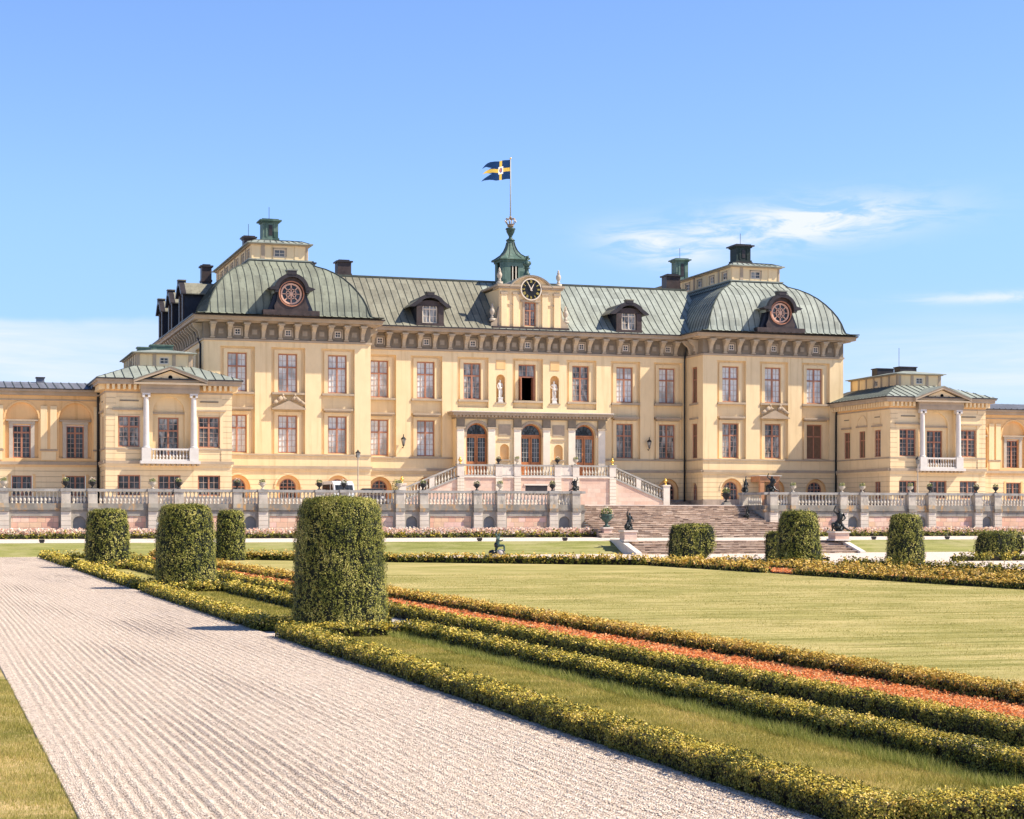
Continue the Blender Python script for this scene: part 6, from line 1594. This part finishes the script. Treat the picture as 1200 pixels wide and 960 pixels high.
# ---------------------------------------------------------------- hedges
def vnoise(x, y, s, seed):
    return (np.sin(x*s*1.7+seed)+np.sin(y*s*2.3+seed*1.7+x*s*.6)+np.sin((x+y)*s*3.9+seed*.7))/3
def hedge(path, w, h, label, gold=.35, name='box_hedge', cat='hedge', group=None, dens=1.0, z0=0.0, smin=.021):
    """leafy clipped hedge along a polyline; leaves spread over top and sides, denser shoots on top"""
    P_ = np.array(path, float); seg = np.diff(P_, axis=0); Ls = np.hypot(seg[:, 0], seg[:, 1]); cs = []; ns = []; ss = []; mi = []
    core = MB(); seed = len(bpy.data.objects)
    for i in range(len(seg)):
        d = seg[i]/Ls[i]; nrm = np.array([-d[1], d[0]]); k = max(1, int(Ls[i]/2.0))
        for j in range(k):
            a = P_[i]+seg[i]*j/k; b = P_[i]+seg[i]*(j+1)/k; mid = (a+b)/2; dist = max(6., abs(uv(mid[0], mid[1])[0]))
            if not (inview(a[0], a[1], 0, 160) or inview(b[0], b[1], 0, 160)): continue
            s = max(smin, .00135*dist); L = Ls[i]/k; nc = int(dens*1.55*(w+2*h)*L/(s*s*.5)/6); NL = 7
            t = np.repeat(rng.uniform(-.01, 1.01, nc), NL); per = np.repeat(rng.uniform(0, w+2*h, nc), NL); n = nc*NL
            sprig = np.repeat(rng.uniform(-1, 1, nc), NL); hue = np.repeat(rng.uniform(0, 1, nc), NL)
            jit = rng.normal(0, .55*s, (n, 3))
            off = np.where(per < h, -w/2, np.where(per > h+w, w/2, per-h-w/2)); zz = np.where(per < h, per, np.where(per > h+w, 2*h+w-per, h))
            top = (per > h) & (per < h+w)
            # round the shoulders
            e = np.clip((np.abs(off)/(w/2)), 0, 1); zz = np.where(top, h*(1-.22*e**4), zz)
            x = a[0]+(b[0]-a[0])*t; y = a[1]+(b[1]-a[1])*t
            bulge = 1+.13*vnoise(x, y, 1.7, seed)+.07*vnoise(x, y, 6.1, seed+3); zz = zz*(1+.10*vnoise(x, y, 2.3, seed+9)+.06*vnoise(x, y, 8, seed+2))
            off = off*bulge*(1-.15*np.clip(1-zz/h, 0, 1)) ; inn = 1+.085*sprig-.03; off = off*inn; zz = zz+np.where(top, sprig*1.0*s+.3*s, 0)
            c = np.stack([x+nrm[0]*off, y+nrm[1]*off, z0+np.maximum(.01, zz)], 1)+jit
            nv = np.stack([nrm[0]*np.sign(off)*(~top), nrm[1]*np.sign(off)*(~top), np.where(top, 1., .12)], 1)*1.4+rng.normal(0, .62, (n, 3))
            cs.append(c); ns.append(nv); ss.append(s*rng.uniform(.7, 1.35, n))
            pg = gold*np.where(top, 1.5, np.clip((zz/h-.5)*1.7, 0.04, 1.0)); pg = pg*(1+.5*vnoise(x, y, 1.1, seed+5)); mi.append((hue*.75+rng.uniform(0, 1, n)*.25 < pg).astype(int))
        # leafy end caps
        for end, sg in ((P_[i], -1), (P_[i+1], 1)):
            if (sg < 0 and i > 0) or (sg > 0 and i < len(seg)-1): continue
            dist = max(6., abs(uv(end[0], end[1])[0])); s = max(smin, .00135*dist); n = int(1.9*w*h/(s*s*.5))
            o_ = rng.uniform(-w/2, w/2, n)*.95; z_ = rng.uniform(.01, h, n)*(1-.16*(2*np.abs(o_)/w)**4)
            c = np.stack([end[0]+nrm[0]*o_+d[0]*sg*rng.normal(0, .3*s, n), end[1]+nrm[1]*o_+d[1]*sg*rng.normal(0, .3*s, n), z0+z_], 1)
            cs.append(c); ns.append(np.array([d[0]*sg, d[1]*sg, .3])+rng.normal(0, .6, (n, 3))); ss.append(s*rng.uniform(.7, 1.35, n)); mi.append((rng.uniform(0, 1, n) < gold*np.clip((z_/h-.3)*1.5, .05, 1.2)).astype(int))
        # core
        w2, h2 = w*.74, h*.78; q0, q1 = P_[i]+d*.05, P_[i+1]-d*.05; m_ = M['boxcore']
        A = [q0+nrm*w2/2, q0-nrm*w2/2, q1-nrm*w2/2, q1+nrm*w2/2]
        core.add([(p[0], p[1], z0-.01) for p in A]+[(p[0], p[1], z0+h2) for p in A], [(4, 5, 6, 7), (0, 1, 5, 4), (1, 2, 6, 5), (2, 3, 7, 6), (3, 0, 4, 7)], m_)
    if not cs: return None
    c = np.concatenate(cs); O = np.array([P_[0][0], P_[0][1], z0])
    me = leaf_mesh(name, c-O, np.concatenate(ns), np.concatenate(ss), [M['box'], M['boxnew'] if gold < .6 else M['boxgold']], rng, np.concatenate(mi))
    o = link(name, me); o.location = O; tag(o, label, cat, group); link('inner_branches', core.mesh('inner_branches', O), o)
    return o
GH = 'low clipped box hedges of the parterre'
TB = 0
for k, (a, b) in enumerate(COMP):
    cn = ['nearest', 'second', 'third', 'farthest'][k]
    hedge([(6.53, a), (6.53, b)], .46, .235, f'low yellow-green box hedge edging the raked gravel path, {cn} stretch', .42, group=GH)
    hedge([(8.94, a), (8.94, b)], .42, .235, f'low box hedge between grass strip and grey gravel, {cn} stretch', .42, group=GH)
    if k: hedge([(6.72, a+.22), (8.74, a+.22)], .40, .22, f'short cross hedge behind the {["", "largest", "middle", "third"][k]} yew of the path row', .42, group=GH)
    if not k: hedge([(6.72, a), (9.14, a)], .52, .24, 'cross hedge closing the nearest grass strip at the bottom right corner', .42, group=GH)
    hedge([(6.72, b-.22), (8.74, b-.22)], .40, .22, [f'short cross hedge in front of the largest yew', 'short cross hedge in front of the middle yew of the path row', 'short cross hedge in front of the farthest path-row yew', 'short cross hedge closing the far end of the grass strips'][k], .45, group=GH)
hedge([(10.36, 2), (10.36, 103.5)], .36, .235, 'long box hedge between the grey gravel strip and the orange flower bed', .42, group=GH)
hedge([(12.33, 2), (12.33, 103.0)], .44, .255, 'long golden box hedge between the orange flower bed and the great lawn', .75, group=GH)
hedge([(33.25, 38), (33.25, 65.4)], .40, .23, 'box hedge along the right edge of the great lawn, nearer part', .7, group=GH)
hedge([(33.25, 68.0), (33.25, 81.0)], .40, .23, 'box hedge along the right edge of the great lawn, part beyond the gap', .7, group=GH)
hedge([(35.55, 40), (35.55, 82)], .42, .24, 'box hedge behind the far orange flower bed, second row right of the lawn', .75, group=GH)
hedge([(38.3, 40), (38.3, 84)], .42, .24, 'box hedge in the third row right of the lawn', .6, group=GH)
hedge([(43.0, 42), (43.0, 79.5)], .42, .23, 'green box hedge farthest right of the lawn, behind the right-hand yews', .25, group=GH)
hedge(FAR, .6, .34, 'box hedge closing the far end of the great lawn', .65, group=GH)
hedge([(12.6, 106.0), (18.2, 99.9), (23.7, 93.2), (29.0, 87.9), (34.6, 83.0), (38, 84.2)], .42, .24, 'second box hedge behind the one closing the far end of the lawn', .55, group=GH)
hedge([(52.3, 84.6), (60, 84.6), (68, 84.6)], .6, .28, 'short box hedge at the foot of the box-shaped yew at the right edge', .4, group=GH)
hedge([(42.2, 86.0), (45.6, 86.0)], .42, .23, 'short box hedge in front of the narrow dark yew behind the right-hand yew', .25, group=GH)

# tulip beds under the terrace walls
def tulips(x0, x1, label, seed):
    g = np.random.default_rng(seed); hedge([(x0, 116.55), (x1, 116.55)], .45, .24, label[0], .2, name='border_hedge', z0=.95)
    n = int((x1-x0)*95); x = g.uniform(x0, x1, n); y = g.uniform(116.95, 118.3, n); z = 1.02+g.uniform(.16, .58, n)
    # each tulip: 3 petals crossing + leaves
    cs = []; nv = []
    for k in range(4):
        cs.append(np.stack([x, y, z], 1)+g.normal(0, .028, (n, 3))); nv.append(g.normal(size=(n, 3))*np.array([1, 1, .5]))
    c = np.concatenate(cs); nn = np.concatenate(nv); sz = g.uniform(.13, .22, len(c))
    m = int((x1-x0)*110); lx = g.uniform(x0, x1, m); ly = g.uniform(116.8, 118.4, m); lz = 1.0+g.uniform(0, .26, m)
    c2 = np.stack([lx, ly, lz], 1); n2 = g.normal(size=(m, 3))*np.array([1, 1, .25]); 
    c = np.concatenate([c, c2]); nn = np.concatenate([nn, n2]); sz = np.concatenate([sz, g.uniform(.12, .24, m)]); mi = np.concatenate([np.zeros(4*n), np.ones(m)])
    O = np.array([x0, 117.6, .95]); me = leaf_mesh('tulip_bed', c-O, nn, sz, [M['tulip'], M['tulipleaf']], g, mi); o = link('tulip_bed', me); o.location = O; tag(o, label[1], 'flowers', kind='stuff')
tulips(-6, X(-6.9), ('narrow clipped hedge in front of the tulips under the left terrace wall', 'pale pink and white tulips under the left terrace wall'), 5)
tulips(X(9.3), X(9.3)+46, ('narrow clipped hedge in front of the tulips under the right terrace wall', 'pale pink and white tulips under the right terrace wall'), 6)
sheet('tulip_soil', [(-6, 116.5), (X(-6.9), 116.5), (X(-6.9), 118.8), (-6, 118.8)], 1.09, M['soil']); sheet('tulip_soil', [(X(9.3), 116.5), (X(55), 116.5), (X(55), 118.8), (X(9.3), 118.8)], 1.09, M['soil'])

# orange flower carpets
def carpet(x0, x1, y0, y1, label):
    g = np.random.default_rng(3); cs = []; sz = []
    for y in np.arange(y0, y1, 2.0):
        if not (inview(x0, y, 0, 200) or inview(x1, y, 0, 200)): continue
        d = abs(uv(x0, y)[0]); s = max(.030, .0016*d); n = int((x1-x0)*2.0*1.9/(s*s*.5)); x = g.uniform(x0, x1, n); yy = g.uniform(y, y+2, n)
        cs.append(np.stack([x, yy, .085+.02*vnoise(x, yy, 2, 1)+g.normal(0, .018, n)], 1)); sz.append(s*g.uniform(.7, 1.3, n))
    c = np.concatenate(cs); n = len(c); nv = g.normal(0, .6, (n, 3))+np.array([0, 0, 1.]); mi = (g.uniform(0, 1, n) < .05).astype(int)
    O = np.array([x0, y0, 0]); o = link('flower_bed', leaf_mesh('flower_bed', c-O, nv, np.concatenate(sz), [M['orangefl'], M['tulipleaf']], g, mi, .8)); o.location = O; tag(o, label, 'flowers', kind='stuff')
carpet(10.54, 12.12, 4, 103, 'carpet of small orange flowers in the long bed between two hedges')
carpet(33.5, 35.2, 55, 80, 'carpet of orange flowers right of the lawn seen through the hedge gap')

# grass blades
def blades(name, label, region, dens, h, w, mat, ymin, ymax, seed, falloff=18):
    g = np.random.default_rng(seed); x0, x1 = region; n = int((x1-x0)*(ymax-ymin)*dens); x = g.uniform(x0, x1, n); y = g.uniform(ymin, ymax, n)
    d, u, v = uv(x, y); keep = inview(x, y, 0, 40) & (g.uniform(0, 1, n) < np.minimum(1, (falloff/np.maximum(d, 1))**1.6)); x, y, d = x[keep], y[keep], d[keep]; n = len(x)
    hh = h*g.uniform(.5, 1.2, n)*(1+.35*vnoise(x, y, 1.2, seed)); ww = w*np.maximum(1, d/falloff)*g.uniform(.7, 1.3, n); a = g.uniform(0, 2*pi, n); lean = g.normal(0, .35, (n, 2))*hh[:, None]
    b = np.stack([x, y, np.zeros(n)], 1); dv = np.stack([np.cos(a)*ww, np.sin(a)*ww, np.zeros(n)], 1); tip = b+np.stack([lean[:, 0], lean[:, 1], hh], 1)
    co = np.stack([b-dv, b+dv, tip], 1).reshape(-1, 3); O = np.array([x0, ymin, .0]); me = np_mesh(name, co-O, np.arange(len(co)).reshape(-1, 3), [M[mat]]); o = link(name, me); o.location = O; tag(o, label, 'grass', kind='stuff'); print(name, n)
blades('strip_grass', 'short dry grass in the nearest strip between the path hedges', (6.78, 8.62), 6500, .055, .0034, 'blade', 8, 34, 1)
blades('strip_grass', 'short dry grass in the second strip between the path hedges', (6.78, 8.62), 3600, .055, .005, 'blade', 36.4, 56, 2)
blades('long_grass', 'longer green grass tufts along the foot of the inner strip hedge', (8.38, 8.64), 4200, .11, .0034, 'bladegreen', 8, 34, 3)
blades('lawn_grass', 'short mown grass of the great lawn', (12.55, 33.0), 1100, .03, .0034, 'blade', 14, 70, 4, 20)
blades('side_lawn_grass', 'short patchy grass in the lawn corner left of the path', (-3.0, 1.1), 6500, .05, .0034, 'blade', 9, 26, 5)

# ---------------------------------------------------------------- yews
def yew(x, y, h, rx, ry, label, expo=3.2, taper=.10, leaf=None, name='clipped_yew', top=.12, cut=0, rot=0.0, flare=0.0, bulge=.0):
    d = abs(uv(x, y)[0]); s = leaf or max(.023, .00082*d); seed = x*1.3+y
    def radius(th, zr):
        k = (np.abs(np.cos(th))**expo+np.abs(np.sin(th))**expo)**(-1/expo)
        prof = 1-taper*zr**1.6-bulge*np.clip((.16-zr)/.16, 0, 1)**2
        prof = prof*(1-.14*np.clip((zr-.87)/.13, 0, 1)**2.4)*(1-.05*np.clip((zr-.5)/.5, 0, 1)**2)
        if cut: prof = prof*(1-cut*np.clip((.35-zr)/.35, 0, 1)*np.clip(np.cos(th-0.0), 0, 1))
        lump = 1+.016*np.sin(th*7+seed)+.014*np.sin(th*13+zr*2+seed)+.010*np.sin(zr*13+th*2)+.012*np.sin(th*29+2*np.sin(zr*9))
        return k*prof*lump
    per = 2*pi*max(rx, ry)*1.1; A_side = per*h; A_top = 4*rx*ry
    NL = 6; g = np.random.default_rng(int(seed*10)); k1 = int(1.55*A_side/(s*s*.5)/NL); k2 = int(1.9*A_top/(s*s*.5)/NL); n1, n2 = k1*NL, k2*NL
    rp = lambda a: np.repeat(a, NL)
    th = rp(g.uniform(0, 2*pi, k1)); zr = rp(g.uniform(0, 1, k1)); R = radius(th, zr)*(1-.02+rp(g.uniform(-.06, .03, k1)))
    zz = .03+zr*(h-.03)
    c1 = np.stack([rx*R*np.cos(th), ry*R*np.sin(th), zz], 1)+g.normal(0, .5*s, (n1, 3))*np.array([.8, .8, 1.5]); nv1 = np.stack([np.cos(th), np.sin(th), np.full(n1, .12)], 1)*1.3+g.normal(0, .40, (n1, 3))
    th = rp(g.uniform(0, 2*pi, k2)); q = np.sqrt(rp(g.uniform(0, 1, k2))); R = radius(th, np.full(n2, .95))*.955*q
    zt = h-.055*q**5*h+.025*vnoise(rx*R*np.cos(th), ry*R*np.sin(th), 4, seed)+rp(g.normal(0, .015, k2))
    c2 = np.stack([rx*R*np.cos(th), ry*R*np.sin(th), zt], 1)+g.normal(0, .7*s, (n2, 3)); nv2 = np.array([0, 0, 1.])+g.normal(0, .6, (n2, 3))
    c = np.concatenate([c1, c2]); nv = np.concatenate([nv1, nv2]); ca, sa = cos(rot), sin(rot)
    rotm = np.array([[ca, sa, 0], [-sa, ca, 0], [0, 0, 1]]); c = c@rotm; nv = nv@rotm
    o = link(name, leaf_mesh(name, c, nv, s*g.uniform(.6, 1.4, len(c)), [M['yew']], g, asp=.5)); o.location = (x, y, 0); tag(o, label, 'topiary', 'clipped yew topiaries of the parterre')
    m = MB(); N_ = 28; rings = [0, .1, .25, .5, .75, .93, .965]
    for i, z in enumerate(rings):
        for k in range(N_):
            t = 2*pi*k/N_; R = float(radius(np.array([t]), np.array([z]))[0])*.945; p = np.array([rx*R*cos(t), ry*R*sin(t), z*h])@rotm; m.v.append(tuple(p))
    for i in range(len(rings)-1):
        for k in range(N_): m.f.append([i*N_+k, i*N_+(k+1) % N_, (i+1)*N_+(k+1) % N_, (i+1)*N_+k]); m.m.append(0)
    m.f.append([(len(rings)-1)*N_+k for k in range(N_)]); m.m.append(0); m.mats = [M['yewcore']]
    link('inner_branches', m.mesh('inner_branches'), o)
yew(8.0, 35.85, 2.66, .97, .95, 'largest clipped yew drum, nearest in the row beside the raked path', 2.25, .13, bulge=.05)
yew(7.97, 58.2, 2.66, .99, .95, 'middle clipped yew drum of the three beside the raked path', 2.35, .14, bulge=.08)
yew(7.97, 83.9, 2.62, 1.03, 1.0, 'farthest clipped yew drum of the three beside the raked path', 2.3, .12, bulge=.08)
yew(15.75, 97.4, 2.62, .80, .80, 'narrow clipped yew at the far left end of the great lawn', 2.3, .08)
yew(40.0, 78.4, 2.55, 1.06, 1.1, 'tall barrel-shaped clipped yew right of the lawn, in front of the steps', 2.3, .16, bulge=.18)
yew(47.45, 81.2, 2.40, .92, .95, 'clipped tapering yew drum right of the barrel-shaped yew', 2.6, .20)
yew(41.1, 93.6, 1.86, 1.14, 1.2, 'low box-shaped clipped yew in front of the left part of the lower steps', 7, .07, cut=.6)
yew(44.9, 90.6, 1.48, .5, .75, 'small narrow dark yew half hidden behind the barrel-shaped yew', 6, .06)
yew(57.8, 88.6, 1.45, 1.16, 1.2, 'low box-shaped clipped yew near the right edge of the photo', 7, .10, cut=.6)
print('objects', len(bpy.data.objects), 'polys', sum(len(o.data.polygons) for o in bpy.data.objects if o.type == 'MESH'))
